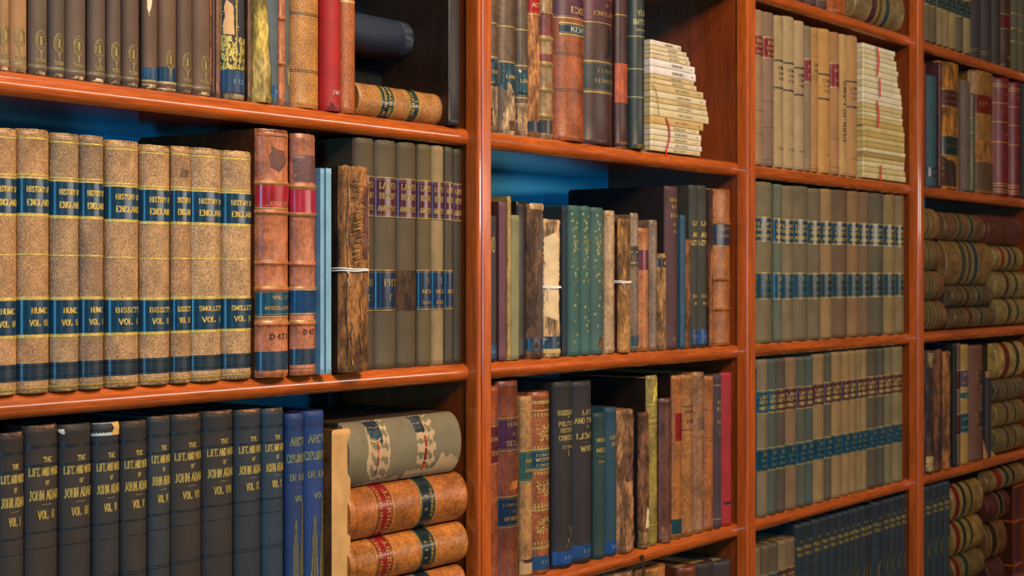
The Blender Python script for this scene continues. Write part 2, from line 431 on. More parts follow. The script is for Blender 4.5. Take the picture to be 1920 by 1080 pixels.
for i in range(len(posts)-1):
    a, b_ = posts[i]+.0108, posts[i+1]-.0108
    for k in 'TABCDEFG':
        z = ZB[k]; mb = MB(); m1 = mat('wood', WOOD)
        pr = [(.274, z+.002), (.012, z+.002)] + [(.0125-.0125*sin(t), z+ST/2-ST/2*cos(t)) for t in [R(q) for q in range(0, 181, 12)]] + [(.274, z+ST)]
        pr = [(y, zz) for y, zz in pr]
        A = [(a, y, zz) for y, zz in pr]; Bq = [(b_, y, zz) for y, zz in pr]
        mb.grid([A, Bq], m1, True, True); mb.poly(A, m1); mb.poly(Bq[::-1], m1)
        for j in range(len(mb.f)):
            if len(mb.f[j]) == 4 and j in (0, len(pr)-1, len(pr)-2): mb.s[j] = False
        cpart(mb, 'shelf')
    mb = MB(); mb.box(a, b_, .275, .287, .10, 2.6, mat('paint', '#3fc0ee')); cpart(mb, 'back_panel')
mb = MB(); mb.box(posts[0]-.02, posts[-1]+.02, -.012, .275, 0, .10, mat('wood', WOODD)); cpart(mb, 'plinth')
mb = MB(); mb.box(posts[0]-.03, posts[-1]+.03, -.04, .287, 2.6, 2.66, mat('wood', WOOD)); cpart(mb, 'cornice')

# ================================================================== first bay, top row (standing on shelf C)
def medallion(om, sp, gm, rr, h):
    zc, rz_ = .034/h, .0105/h; ph = sp.half
    for k in (1, .72):
        pts = []
        for i in range(25):
            a = 2*pi*i/24; pts.append((k*.0062*sin(a), zc+k*rz_*cos(a)))
        for (a, b), (c, d) in zip(pts, pts[1:]):
            wd = .00045
            om.poly([sp.pt(sp.u_of(a), b, .0005), sp.pt(sp.u_of(c), d, .0005), sp.pt(sp.u_of(c*.86), zc+(d-zc)*.9, .0005), sp.pt(sp.u_of(a*.86), zc+(b-zc)*.9, .0005)], gm)
    om.poly([sp.pt(sp.u_of(-.0012), zc-rz_, .0005), sp.pt(sp.u_of(.0012), zc-rz_, .0005), sp.pt(sp.u_of(0), zc-rz_-.012/h, .0005)][::-1], gm)
    om.poly([sp.pt(sp.u_of(-.0018), zc-rz_*.4, .0005), sp.pt(sp.u_of(-.0012), zc+rz_*.5, .0005), sp.pt(sp.u_of(.0016), zc+rz_*.4, .0005), sp.pt(sp.u_of(.0012), zc-rz_*.5, .0005)][::-1], gm)
TN = dict(kind='cloth', col='#55402f', b=.28, gold='#9a8552', ogold='#9a8848', pcol='#8a7350', orn=medallion, set=.008)
xs = [(-6, 16, '#86613a'), (16, 51, '#86613a'), (54, 90, '#4e3d30'), (90, 122, '#45362c'), (122, 163, '#4f3c2e'), (165, 199, '#4c392e'), (199, 227, '#4a382c'), (229, 262, '#4a3526'),
      (267, 296, '#523a28'), (298, 332, '#573d28'), (332, 361, '#4b3527'), (361, 400, '#553b2a')]
TL = ['paler tan-brown cloth book cut by left photo edge, gilt medallion low on spine', 'paler tan-brown cloth book, gilt medallion, just left of the dark brown run',
      'dark brown cloth book with gilt medallion, leftmost of the dark ones on top shelf', 'dark brown cloth book with bright gilt medallion, second of the dark ones from left',
      'dark brown cloth book with clear gilt medallion, third and widest of the dark ones', 'dark brown cloth book with faint gilt medallion, fourth of the dark ones from left',
      'slim dark brown cloth book with clear gilt medallion, fifth of the dark ones', 'dark brown cloth book with half-hidden medallion left of the scraped book',
      'brown cloth book with white scrape on spine and blue shelf label at foot', 'brown cloth book with wide blue and white shelf label under its medallion',
      'brown cloth book with small medallion, right of the wide blue shelf label', 'brown cloth book with reddish worn right edge, last of the medallion books']
for i, (a, b_, c) in enumerate(xs):
    h = .262 if i != 8 else .258
    q = pick(TN, col=c, txt=[('TICKNOR', .013/h+.004, 4.2, .5)] if i not in (8, 9) else [], blind=(.030, .036, .95), bl='#8b7a55')
    if i == 8:
        q['orn'] = None; q['bands'] = [(.012, .036, '#b49a74', 'worn'), (.036, .088, '#2d4a66', 'label')]; q['patches'] = [([(-.6, .42), (-.25, .44), (-.1, .36), (-.35, .30), (-.5, .36)], '#cdbb9c', 'paper')]
    if i == 9: q['bands'] = [(.004, .038, '#c4ab84', 'paper'), (.038, .098, '#22384f', 'label')]
    if i == 11: q['patches'] = [([(.35, .0), (1, .0), (1, 1), (.5, 1), (.3, .6)], '#8f5a38', 'worn')]
    q['patches'] = q.get('patches', []) + [([(-.5, .0), (.4, .0), (.3, .011), (-.2, .014)], '#c0a880', 'worn')]
    bk(1, a, b_, 0, q, TL[i], h=h, group='medallion books on the top left shelf')
bk(1, 401, 407, 0, dict(kind='leather', col='#3a1d10', b=.2, set=.014), 'very thin dark reddish book left of the ornate gilt spine', h=.24)
bk(1, 408, 417, 0, dict(kind='leather', col='#6b3d20', b=.2, set=.014), 'thin brown leather book pressed against the ornate gilt spine', h=.24)
def ornate(om, sp, gm, rr, h):
    for side in (-1, 1):
        for k in range(300):
            v = rr.uniform(.13, .27) if k < 140 else rr.uniform(.47, .97); u = side*rr.uniform(.05, .9); s = rr.uniform(.03, .09); sv = s*.14
            a = rr.uniform(0, 3)
            pts = [(u+s*cos(a+j*1.57)*rr.uniform(.6, 1.3), v+sv*sin(a+j*1.57)*rr.uniform(.6, 1.4)) for j in range(4)]
            pts = [(max(-.98, min(.98, x)), y) for x, y in pts]
            om.poly([sp.pt(x, y, .0006) for x, y in pts], gm)
    for u in (-.06, .78, -.82):
        om.grid([[sp.pt(u-.03, v/10*.28+.2, .0005), sp.pt(u+.03, v/10*.28+.2, .0005)] for v in range(11)], gm)
    for k in range(46):
        v = rr.uniform(.27, .5); u = rr.choice((-.8, .78, -.05))+rr.uniform(-.14, .14); s = rr.uniform(.02, .05)
        om.poly([sp.pt(max(-.98, u-s), v, .0006), sp.pt(u, v-s*.1, .0006), sp.pt(min(.98, u+s), v, .0006), sp.pt(u, v+s*.12, .0006)], gm)
bk(1, 417, 464, 0, dict(kind='cloth', col='#23222b', b=.3, gold='#c9b052', ogold='#c4b056', orn=ornate, set=.008, lib=(.03, .125, '#223c5c'), patches=[([(-.75, .28), (-.2, .28), (-.25, .42), (-.6, .43)], '#c39a6c', 'paper'), ([(-.7, .0), (.5, .0), (.5, .022), (-.7, .022)], '#c0a880', 'worn')], rules=(.135, .5)),
   'black book with dense gold tooled ornament and blue shelf label at foot', h=.262)
bk(1, 465, 474, 0, dict(kind='leather', col='#5c3a1c', b=.2, set=.012), 'thin brown book left of the yellow vellum spine', h=.25)
bk(1, 474, 510, 0, dict(taper=(-.022, 0), kind='worn', col='#b39a48', b=.35, rag=.0007, set=.004, bcol='#3a2a18', patches=[([(-1, 0), (.9, 0), (1, .1), (.7, .2), (.3, .23), (-.8, .2)], '#a58e50', 'worn')]),
   'mottled yellow vellum book with ragged spine, leaning, on top left shelf', h=.262)
bk(1, 510, 521, 0, dict(taper=(0, -.0216), kind='cloth', col='#414b50', b=.22, lib=(.03, .085, '#2a4668'), set=.01), 'slate grey cloth book behind the foot of the yellow vellum spine', h=.265)
bk(1, 521.5, 534.5, 0, dict(kind='leather', col='#a05a30', b=.25, ribs=(.2, .42), rules=(.205, .415), gold='#c98a58'), 'slim orange-brown leather book between two grey ones', h=.245)
bk(1, 535, 548, 0, dict(kind='cloth', col='#454746', b=.2, set=.014, patches=[([(-.2, .1), (.6, .1), (.6, .2), (-.2, .18)], '#8d7b55', 'worn')]), 'slim charcoal cloth book left of the wide tan calf spine', h=.255)
bk(1, 548.5, 602, 0, dict(kind='calf', col='#b0752e', bcol='#5a2f10', b=.3, blind=(.162, .17, .42, .428, .71, .718), set=.006), 'wide golden tan calf book with dark ruled lines, left of red book', h=.266)
bk(1, 602.5, 637, 0, dict(kind='cloth', col='#920a0a', b=.42, txt=[('JWS', .085, 5, .4, '#d9a0a0')], gold='#d9a0a0', set=.002, d=.19, patches=[([(-.5, 0), (.9, 0), (.8, .03), (.2, .012), (-.4, .04)], '#7d2a2c', 'worn')]),
   'bright red cloth book with small gilt initials at foot', h=.268)
bk(1, 638, 665, 0, dict(kind='calf', col='#a5541c', b=.3, rules=(.51, .515, .61, .615), ribs=(.56,), gold='#e2b878', set=.006), 'russet calf book at right end of the upright row, gilt double lines', h=.27)
# things lying in the dark right end
lay(1, 668, 825, 0, .042, dict(kind='calf', col='#a86f35', b=.34, set=.010, pcol='#5a4630', labs=[(.60, .76, '#1d3038', [('OF OPINIONS', .705, 5, .8), ('AND REPORTS', .65, 5, .8)]), (.30, .42, '#1d3038', [('SERIES', .38, 5, .6), ('II', .34, 5, .2)])]),
    'small brown calf book lying flat with dark blue labels on top left shelf')
lay(1, 655, 772, .0425, .052, dict(kind='cloth', col='#090a0c', b=.2, set=.12), 'black book lying in shadow above the small brown calf book', d=.12)
lay(1, 640, 772, .095, .050, dict(kind='cloth', col='#141d2e', b=.42, set=.06, bcol='#0e131c', patches=[([(-.9, .02), (.5, .02), (.7, .16), (-.8, .13)], '#343c48', 'worn')]), 'navy blue cloth book lying flat high in the dark corner', d=.16)
# tall dark book upright against the side of the case, behind the lying ones
LAST[(1, 1)] = 1.5995
bk(1, 828, 864, 0, dict(kind='leather', col='#1c110b', b=.1, bcol='#2a1a10', set=-.002, pl=.0), 'tall dark brown book upright against the case side, behind the lying books', h=.285, d=.15)
# ================================================================== first bay, middle row (shelf D)
HE = dict(kind='calf', col='#b08454', b=.27, rules=(.826, .815, .672, .678, .363, .357, .213, .219, .526, .965, .02), gold='#e6c45c', pcol='#8a6a40', set=-.002, pl=.002,
          bands=[(.048, .113, '#23303a', 'label'), (.970, .997, '#a88244', 'worn'), (.003, .03, '#a08050', 'worn')], blind=(.06, .10), bl='#15181c')
def he(au, vol):
    return [(.683, .812, '#12344a', [('HISTORY OF', .772, 5.6, .62), ('ENGLAND', .722, 6.2, .60)], False), (.224, .352, '#12344a', [(au, .313, 5.4, .42 if len(au) < 5 else .62), (vol, .266, 6, .5)], False)]
for i, (a, b_, yt, au, vol, c, lb) in enumerate([
    (-20, 35, 241, 'HUME', 'VOL. IV', '#b28352', 'speckled tan history volume four by Hume, cut by the left edge of the photo'),
    (36, 97, 243, 'HUME', 'VOL. III', '#b08250', 'speckled tan history volume three by Hume, wide blue labels'),
    (98.5, 152, 251, 'HUME', 'VOL. II', '#a07d54', 'speckled tan history volume two by Hume, greyer spine, blue labels'),
    (152, 197, 255, 'HUME', 'VOL. I', '#94714e', 'darker speckled tan history volume one by Hume, left of a dark gap'),
    (203, 266, 265, 'BISSETT', 'VOL. I', '#b08556', 'speckled tan history volume one by Bissett, right of the dark gap'),
    (268, 323, 273, 'BISSETT', 'VOL. II', '#b18656', 'speckled tan history volume two by Bissett, left of the narrowest one'),
    (323, 359, 275, 'BISSETT', 'VOL. III', '#a97c4e', 'narrowest speckled tan history volume, three by Bissett, dark spot near its head'),
    (360, 421, 279, 'SMOLLETT', 'VOL. I', '#b28a5c', 'speckled tan history volume one by Smollett'),
    (421.5, 477, 284, 'SMOLLETT', 'VOL. II', '#b48b5c', 'speckled tan history volume two by Smollett, next to tall russet book')]):
    q = pick(HE, col=c, labs=he(au, vol))
    if i == 6: q['patches'] = [([(-.3, .87), (.3, .87), (.35, .9), (-.2, .905)], '#6b4a30', 'calf')]
    bk(2, a, b_, yt, q, lb, group='history of England set', d=.15)
CD = dict(kind='leather', col='#a9623a', b=.28, ribs=(.78, .665, .46, .355, .215), rules=(.785, .66, .364, .226), gold='#c99a52', bcol='#5d2f17', set=-.012, pl=-.008, d=.205, pcol='#7a5a3a',
          bands=[(.03, .105, '#26384a', 'label'), (.97, .995, '#8f5527', 'worn'), (.0, .03, '#a5702f', 'worn')])
bk(2, 479, 548, 243, pick(CD, labs=[(.682, .775, '#a01c24', [('COUNTY', .745, 4, .5), ('DIGEST', .702, 4, .5)]), (.245, .345, '#1d4656', [('VOL. 2', .322, 4, .4), ('MISCELLANIES', .28, 4, .7)])],
   txt=[('D.42.1', .165, 6.5, .5, '#3a2418')], patches=[([(-.35, .84), (.0, .83), (.35, .86), (.3, .92), (-.3, .93)], '#6a3c30', 'calf')]),
   'tall russet calf digest with red title label and dark stain near head')
bk(2, 551, 596, 252, pick(CD, col='#a3603e', labs=[(.672, .77, '#a01c30', [('COUNTY', .74, 4, .5), ('DIGEST', .70, 4, .5)]), (.255, .355, '#1c3f66', [('VOL. 3', .332, 4, .4), ('INDEX', .29, 4, .6)])],
   bands=[(.045, .11, '#26384a', 'label'), (.0, .03, '#8a4c2a', 'worn')], txt=[('D.42', .18, 6, .4, '#3a2418')], patches=[([(-.8, .8), (.9, .8), (.9, .93), (-.8, .92)], '#643b3a', 'calf')]),
   'narrower russet calf digest with purple-brown stained head, left of pale blue boards')
bk(2, 596, 606.5, 316, dict(kind='cloth', col='#6d93a8', b=.06, set=-.012, pl=-.01, tb=.003), 'thin pale blue board-covered book, left one of the pair', group='pale blue boards', d=.16)
bk(2, 607, 617.5, 316, dict(kind='cloth', col='#7099ad', b=.06, set=-.014, pl=-.01, tb=.003), 'thin pale blue board-covered book, right one of the pair', group='pale blue boards', d=.16)
def scribble(om, sp, gm, rr, h):
    m = mat('worn', '#c98f4e')
    for k in range(16):
        v = .5+k*.027; u = rr.uniform(-.5, -.2); pts = [sp.pt(u, v, .0016, True), sp.pt(u+.3, v+.012, .002, True), sp.pt(u+.05, v+.02, .002, True), sp.pt(u+.42, v+.03+rr.uniform(-.01, .01), .0016, True)]
        om.tube(pts, .0004, m, 5)
    for u, a, b_ in ((-.55, .04, .95), (-.02, .05, .48), (.55, .4, .92), (-.4, .02, .25)):
        om.tube([sp.pt(u+.05*sin(i*1.3), a+(b_-a)*i/12, .0015, True) for i in range(13)], .0006, m, 5)
bk(2, 645, 697, 311, dict(kind='worn', col='#8a5a2e', b=.3, rag=.0011, set=-.020, pl=-.016, bcol='#3a2010', string=.49, orn=scribble, ogold='#c98f4e', d=.13, pcol='#4a2c16',
   patches=[([(.1, .55), (.7, .55), (.6, .9), (.2, .9)], '#5e3a30', 'worn')]), 'ragged brown book with bare sewn spine tied by white string')
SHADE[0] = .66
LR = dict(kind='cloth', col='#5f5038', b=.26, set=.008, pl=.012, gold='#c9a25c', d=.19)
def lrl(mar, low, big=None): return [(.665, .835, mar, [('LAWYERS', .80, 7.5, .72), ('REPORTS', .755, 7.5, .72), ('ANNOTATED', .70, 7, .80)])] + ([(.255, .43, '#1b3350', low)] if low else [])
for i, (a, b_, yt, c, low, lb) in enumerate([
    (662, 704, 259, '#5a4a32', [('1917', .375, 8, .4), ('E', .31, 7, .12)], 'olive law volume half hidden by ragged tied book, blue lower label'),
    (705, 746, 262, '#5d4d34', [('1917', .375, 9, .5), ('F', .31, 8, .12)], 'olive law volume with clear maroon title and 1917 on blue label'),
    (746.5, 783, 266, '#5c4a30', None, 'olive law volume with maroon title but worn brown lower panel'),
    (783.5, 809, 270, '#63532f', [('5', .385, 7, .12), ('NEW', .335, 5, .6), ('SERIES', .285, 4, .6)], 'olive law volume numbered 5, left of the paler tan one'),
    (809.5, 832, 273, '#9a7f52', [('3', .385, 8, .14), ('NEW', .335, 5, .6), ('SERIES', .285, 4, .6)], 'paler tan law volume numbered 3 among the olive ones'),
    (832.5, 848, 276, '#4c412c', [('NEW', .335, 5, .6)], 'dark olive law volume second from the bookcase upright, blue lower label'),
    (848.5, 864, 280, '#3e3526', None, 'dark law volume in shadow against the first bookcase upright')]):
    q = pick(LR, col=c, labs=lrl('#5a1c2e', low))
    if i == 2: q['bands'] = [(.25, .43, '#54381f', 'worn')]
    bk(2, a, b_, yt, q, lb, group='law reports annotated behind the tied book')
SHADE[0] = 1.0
# ================================================================== first bay, bottom row (shelf E)
JA = dict(kind='cloth', col='#2b2a2a', b=.27, gold='#c8ae58', pcol='#6a5438', set=.004, blind=(.93, .925, .92, .86, .855, .62, .615, .56, .42, .41), bl='#15161a')
vols = ['I', 'II', 'III', 'IV', 'V', 'VI', 'VII', 'VIII', 'IX', 'X']
je = ['cut by the left edge of the photo', 'with gilt title', 'with white chip at its head', 'with grey and orange paper tab at its head', 'right of the tabbed one', 'narrow, dull blue-black', 'wide, in the middle of the set', 'with gilt title, sixth from right end', 'slim, bluish', 'slim, last before the two blue books']
je[7] = 'with gilt title, left of the two slim bluish ones'
for i, (a, b_, yt, c) in enumerate([(-8, 43, 812, '#2b231d'), (44, 109, 798, '#2c241e'), (110, 171, 796, '#29221d'), (172, 223, 793, '#272526'), (224.5, 275, 790, '#29231e'), (275.5, 317, 781, '#292c2f'),
                                  (319, 379, 777, '#2a231d'), (380, 438, 771, '#28231f'), (439.5, 489, 768, '#24292d'), (489.5, 530, 766, '#22303c')]):
    q = pick(JA, col=c, txt=[('THE', .877, 5.2, .22), ('LIFE AND WORKS', .833, 8.2, .80), ('OF', .793, 4.5, .12), ('JOHN ADAMS', .749, 9.5, .80), ('-', .715, 6, .3), ('VOL. '+vols[i]+'.', .679, 8.5, .36+.04*len(vols[i]))])
    q['patches'] = [([(-.7, 1.0), (.6, 1.0), (.2, .985), (-.4, .99)], '#7a5030', 'worn')]
    if i == 3: q['bands'] = [(.952, 1.0, '#a3aba9', 'paper')]; q['patches'] = [([(.12, .952), (1, .952), (1, 1.0), (.12, 1.0)], '#c09458', 'paper')]
    if i == 2: q['patches'] = [([(-.9, .97), (-.6, .965), (-.65, .985), (-.9, .985)], '#d8ccb8', 'paper')]
    bk(3, a, b_, yt, q, ('black life and works volume '+vols[i]+', '+je[i]), group='life and works set', d=.17)
def berg(om, sp, gm, rr, h):
    for s, k in ((0, 1), (.35, .6), (-.4, .5), (.55, .9)):
        P = []
        for i in range(16):
            v = .63*k*(1-i/15)+.20; wv = .04+.26*(i/15)**1.2+rr.uniform(-.04, .05)
            P.append((v, wv))
        g = [[sp.pt(max(-.95, min(.95, s-wv)), v, .0005), sp.pt(max(-.95, min(.95, s-wv*.35)), v, .0005)] for v, wv in P]
        om.grid(g[::-1], gm)
        g = [[sp.pt(max(-.95, min(.95, s+wv*.1)), v, .0005), sp.pt(max(-.95, min(.95, s+wv*.7)), v, .0005)] for v, wv in P]
        om.grid(g[::-1], gm)
AE = dict(kind='cloth', col='#1b2f58', b=.34, gold='#8d8f6a', ogold='#938a50', set=.004, orn=None, blind=(.95, .94, .93), bl='#121d3a')
AT = [('ARCTIC', .875, 9.5, .7), ('EXPLORATIONS', .80, 10, .92), ('~', .765, 3, .3), ('DR. KANE', .715, 8, .72), ('~', .67, 3, .3), ('VOL.', .62, 7, .4)]
def berg2(om, sp, gm, rr, h):
    for s, top in ((-.22, .53), (.3, .60)):
        P = [(top-(top-.12)*i/14, .03+.27*(i/14)**.8+rr.uniform(-.03, .04)) for i in range(15)]
        for f0, f1 in ((-1, -.55), (-.3, .15), (.4, .85)):
            om.grid([[sp.pt(max(-.95, min(.95, s+wv*f0)), v, .0005), sp.pt(max(-.95, min(.95, s+wv*f1)), v, .0005)] for v, wv in P][::-1], gm)
AE['orn'] = berg2
bk(3, 535, 568, 776, pick(AE, txt=AT), 'dark blue Arctic travel book with gold iceberg, left one of two', group='Arctic explorations volumes')
bk(3, 569, 607, 771, pick(AE, txt=AT, col='#1c3364'), 'dark blue Arctic travel book with gold iceberg, right one of two', group='Arctic explorations volumes')
bk(3, 610, 646, 815, dict(kind='cloth', col='#bb8d54', b=.05, bcol='#7a4a22', set=.0, tb=.004, bkind='leather'), 'tan board-covered book upright left of the lying stack', h=.243, d=.14)
UD = dict(kind='leather', col='#aa6128', b=.4, bcol='#4f2a12', gold='#d6a850', pcol='#5a4226', set=-.006, blind=(.95, .66, .4), bl='#7a4318')
def ud(v): return [(.66, .80, '#8f1f1e', [('UNITED STATES', .765, 5, .78), ('DIGEST', .70, 7, .62)]), (.30, .43, '#1c2a2c', [(v, .385, 5, .4), ('ANNUAL', .335, 4.5, .5)])]
lay(3, 652, 868, .0, .0415, pick(UD, labs=ud('IV')), 'tan calf digest lying lowest in stack, cut by photo bottom edge', group='lying digest volumes', d=.16)
lay(3, 652, 873, .042, .057, pick(UD, col='#b06a2c', bkind='leather', labs=ud('III')), 'mottled orange calf digest lying second from top of digest volumes', group='lying digest volumes', d=.16)
lay(3, 652, 872, .0995, .066, pick(UD, labs=ud('II')), 'smooth orange-tan calf digest lying directly under the torn grey volume', group='lying digest volumes', d=.16)
lay(3, 650, 860, .166, .082, dict(kind='cloth', col='#6d6248', b=.26, bcol='#3a2c1c', set=-.004, pcol='#3a2e20', gold='#c9a25c', patches=[
    ([(-.95, .66), (.9, .66), (.95, .83), (-.2, .86), (-.9, .80)], '#ae8f6a', 'paper'), ([(.2, .72), (.95, .70), (.9, .84), (.3, .83)], '#2c3a42', 'worn'),
    ([(-.95, .25), (.9, .25), (.95, .42), (-.9, .42)], '#ae8f6a', 'paper'), ([(.35, .33), (.9, .32), (.9, .44), (.3, .42)], '#2d3438', 'worn'),
    ([(-1, .0), (-.35, .02), (-.2, .2), (-.55, .24), (-.5, .5), (-.9, .5)], '#a88c66', 'paper'), ([(-1, .5), (-.6, .55), (-.7, .75), (-.8, .98), (-1, .98)], '#9c8460', 'paper'),
    ([(-.7, .33), (.2, .33), (.3, .35), (-.6, .36)], '#b03020', 'worn'), ([(-.5, .76), (.3, .76), (.3, .77), (-.5, .77)], '#a83a28', 'worn')]),
    'thick grey-green cloth volume with torn pale label areas, topmost of lying stack', d=.18)
bk(3, 835, 858, 740, dict(kind='cloth', col='#32161c', b=.2, set=.225, tb=.002), 'dark plum book upright at the back beside the upright', h=.285, d=.035)
# ================================================================== second bay, top row (shelf C)
def zz(row, x, y): return ray(x, y, .010)[1]-TOP[row]
SCR = 'IIIMIIINIHIII'       # too small to read in the photo
TQ = dict(kind='leather', col='#5b4630', b=.3, gold='#c9a860', d=.17, set=.012, pl=.008, rag=.0003, bcol='#4a3320')
bk(1, 912, 946.5, 0, pick(TQ, rules=(.56, .80, .385), patches=[([(-1, .24), (1, .22), (1, .38), (-1, .39)], '#1f3c48', 'label'), ([(-1, 0), (.1, 0), (.9, .02), (1, .24), (.5, .22), (0, .27), (-1, .26)], '#a98a66', 'worn'), ([(-.8, .03), (-.1, .03), (-.05, .13), (-.6, .14)], '#22140e', 'worn')],
   txt=[('TION', .31, 5, .5)]), 'worn brown leather spine torn pale at foot, leftmost in second bay top row', h=.272)
bk(1, 947, 978, 0, pick(TQ, col='#5a4229', rules=(.56, .80, .375), patches=[([(-1, .26), (.2, .2), (1, .21), (1, .37), (-1, .37)], '#1f3c48', 'label'), ([(-.6, 0), (1, 0), (1, .2), (.4, .22), (-.2, .27), (-.5, .16)], '#b2936c', 'worn'), ([(-.2, .02), (.5, .02), (.4, .08), (-.1, .07)], '#52301a', 'worn')],
   txt=[('LONG', .30, 5, .5)]), 'worn brown leather spine with most pale lining exposed, second in the torn trio', h=.272)
bk(1, 979, 1000, 0, pick(TQ, col='#4e3b27', b=.36, rules=(.56, .80, .37, .20), patches=[([(-1, .21), (1, .2), (1, .36), (-1, .365)], '#22434e', 'label'), ([(-1, 0), (1, 0), (1, .19), (-1, .18)], '#9b7a58', 'worn')],
   txt=[('LONG', .29, 5, .6)]), 'peeling brown leather spine with curling flap, third in the torn trio', h=.272)
bk(1, 1000.5, 1021, 0, dict(kind='worn', col='#b57844', b=.25, gold='#d9a860', set=.012, pl=.008, bands=[(.03, .085, '#2c3038', 'label')], labs=[(.66, .78, '#9d1018', [('ACTS', .71, 6, .7)])]), 'pale orange spine with scarlet title label and dark foot band', h=.27)
bk(1, 1022, 1044, 0, dict(kind='leather', col='#8f6f46', b=.28, gold='#c9a860', set=.010, pl=.008, ribs=(.12, .26, .4, .54, .68, .82), rules=(.11, .13, .25, .27, .39, .41, .53, .55), bands=[(.56, .67, '#6c2a22', 'leather'), (.42, .46, '#6c2a22', 'leather'), (.03, .10, '#3a3430', 'label')]),
   'tan calf spine with maroon panels and many gilt lines', h=.27)
bk(1, 1052, 1105, 0, dict(kind='leather', col='#8a4418', b=.33, bcol='#4a1c0a', gold='#d2ae62', set=.000, pl=.004, blind=(.45, .46, .26, .272), bl='#2d140a', d=.2, tb=.004,
   labs=[(.645, .93, '#4a1c30', [('THE', .79, 6, .3), ('EXE', .69, 9, .42)], True, 'leather'), (.558, .617, '#1f3440', [('KENT', .588, 7, .42, '#c8cdb8')], True, 'label', -.7, .97)], patches=[([(.4, .72), (.95, .72), (.95, .80), (.4, .80)], '#c98a5a', 'worn')]),
   'large brown leather book with maroon title and small dark blue label', h=.282)
bk(1, 1105.5, 1160, 0, dict(kind='leather', col='#3b1d14', b=.3, gold='#b58c48', set=.002, pl=.004, rules=(.66, .45, .28), d=.2, bcol='#2a140c',
   labs=[(.67, .93, '#4b1826', [('HISTORY', .80, 6, .6), ('OF', .755, 4, .12), ('ENGLAND', .71, 6, .62)], False, 'leather'), (.285, .447, '#1c2623', [(SCR[:6], .40, 5, .5), (SCR[:8], .345, 5.5, .6)], True, 'leather')], patches=[([(0, .47), (.4, .49), (.3, .62), (.1, .64), (.15, .55)], '#15100e', 'leather')]),
   'wide dark brown book with maroon title and black-green lower label', h=.282)
bk(1, 1160.5, 1182, 0, dict(kind='leather', col='#3c1c18', b=.25, gold='#a98a48', set=.006, pl=.006, rules=(.74, .93), bands=[(.25, .47, '#a8461a', 'leather'), (.0, .03, '#a87028', 'worn')]), 'slim dark red-brown book with bare orange patch low on spine', h=.28)
bk(1, 1183, 1212, 0, dict(kind='leather', col='#1c2722', b=.4, gold='#9fa06a', set=-.004, pl=.0, rules=(.62, .44, .285), txt=[('YEAR', .75, 8, .5), ('BATTLES', .70, 8, .75), (SCR, .655, 3.5, .6)], d=.2, patches=[([(-1, 0), (1, 0), (.8, .04), (-.6, .02)], '#6b5528', 'worn')]),
   'black-green leather book with gilt title beside pile of cream pamphlets', h=.286)
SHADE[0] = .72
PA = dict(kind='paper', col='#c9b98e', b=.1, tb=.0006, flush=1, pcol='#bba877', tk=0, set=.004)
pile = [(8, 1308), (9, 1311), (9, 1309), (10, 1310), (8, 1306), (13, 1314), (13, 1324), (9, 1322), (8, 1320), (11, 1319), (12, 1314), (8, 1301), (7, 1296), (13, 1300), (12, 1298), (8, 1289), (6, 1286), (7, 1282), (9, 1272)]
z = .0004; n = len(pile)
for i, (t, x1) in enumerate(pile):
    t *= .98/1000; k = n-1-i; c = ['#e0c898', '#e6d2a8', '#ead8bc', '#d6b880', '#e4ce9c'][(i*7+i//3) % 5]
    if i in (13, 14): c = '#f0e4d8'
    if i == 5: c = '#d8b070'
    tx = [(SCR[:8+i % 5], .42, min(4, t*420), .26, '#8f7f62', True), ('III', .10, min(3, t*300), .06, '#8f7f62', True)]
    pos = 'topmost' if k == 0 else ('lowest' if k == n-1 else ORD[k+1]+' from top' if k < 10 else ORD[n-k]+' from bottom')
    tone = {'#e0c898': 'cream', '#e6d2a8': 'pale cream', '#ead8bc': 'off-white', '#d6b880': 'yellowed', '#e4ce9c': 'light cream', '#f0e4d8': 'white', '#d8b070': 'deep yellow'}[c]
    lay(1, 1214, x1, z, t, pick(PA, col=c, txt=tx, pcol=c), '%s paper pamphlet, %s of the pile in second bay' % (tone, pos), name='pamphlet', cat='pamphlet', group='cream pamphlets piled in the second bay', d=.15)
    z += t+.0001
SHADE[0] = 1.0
def pxpath(row, pts, Y): return [(ray(x, y, Y)[0], Y, ray(x, y, Y)[1]) for x, y in pts]
def ribbon(name, pts, Y, wd, col, label, cat, kind='cloth'):
    P = pxpath(1, pts, Y); o0 = P[-1]; mb = MB(); rows = []
    fine = []
    for i in range(len(P)-1):
        for k in range(4):
            t = k/4; a = P[max(0, i-1)]; b = P[i]; c = P[i+1]; d_ = P[min(len(P)-1, i+2)]
            fine.append(tuple(.5*((2*b[j])+(-a[j]+c[j])*t+(2*a[j]-5*b[j]+4*c[j]-d_[j])*t*t+(-a[j]+3*b[j]-3*c[j]+d_[j])*t**3) for j in range(3)))
    fine.append(P[-1])
    for x, y, z_ in fine:
        x -= o0[0]; y -= o0[1]; z_ -= o0[2]
        rows.append([(x-wd, y, z_), (x-wd*.5, y-.0007, z_), (x+wd*.5, y-.0007, z_), (x+wd, y, z_), (x+wd*.5, y+.0007, z_), (x-wd*.5, y+.0007, z_)])
    mb.grid(rows, mat(kind, col), True, True); mb.poly(rows[0], mat(kind, col)); mb.poly(rows[-1][::-1], mat(kind, col))
    o = mb.build(name); o.location = o0; tag(o, label, cat); return o
ribbon('ribbon', [(1249, 220), (1255, 240), (1255, 262), (1250, 280), (1249, 293)], .0015, .0019, '#b3121c', 'red ribbon hanging down the front of the cream pamphlet pile', 'ribbon')
ribbon('string', [(1213, 156), (1224, 160), (1232, 178), (1235, 205), (1236, 216)], .0018, .0004, '#9a8a5c', 'thin loop of tan string on the left of the cream pamphlet pile', 'string')
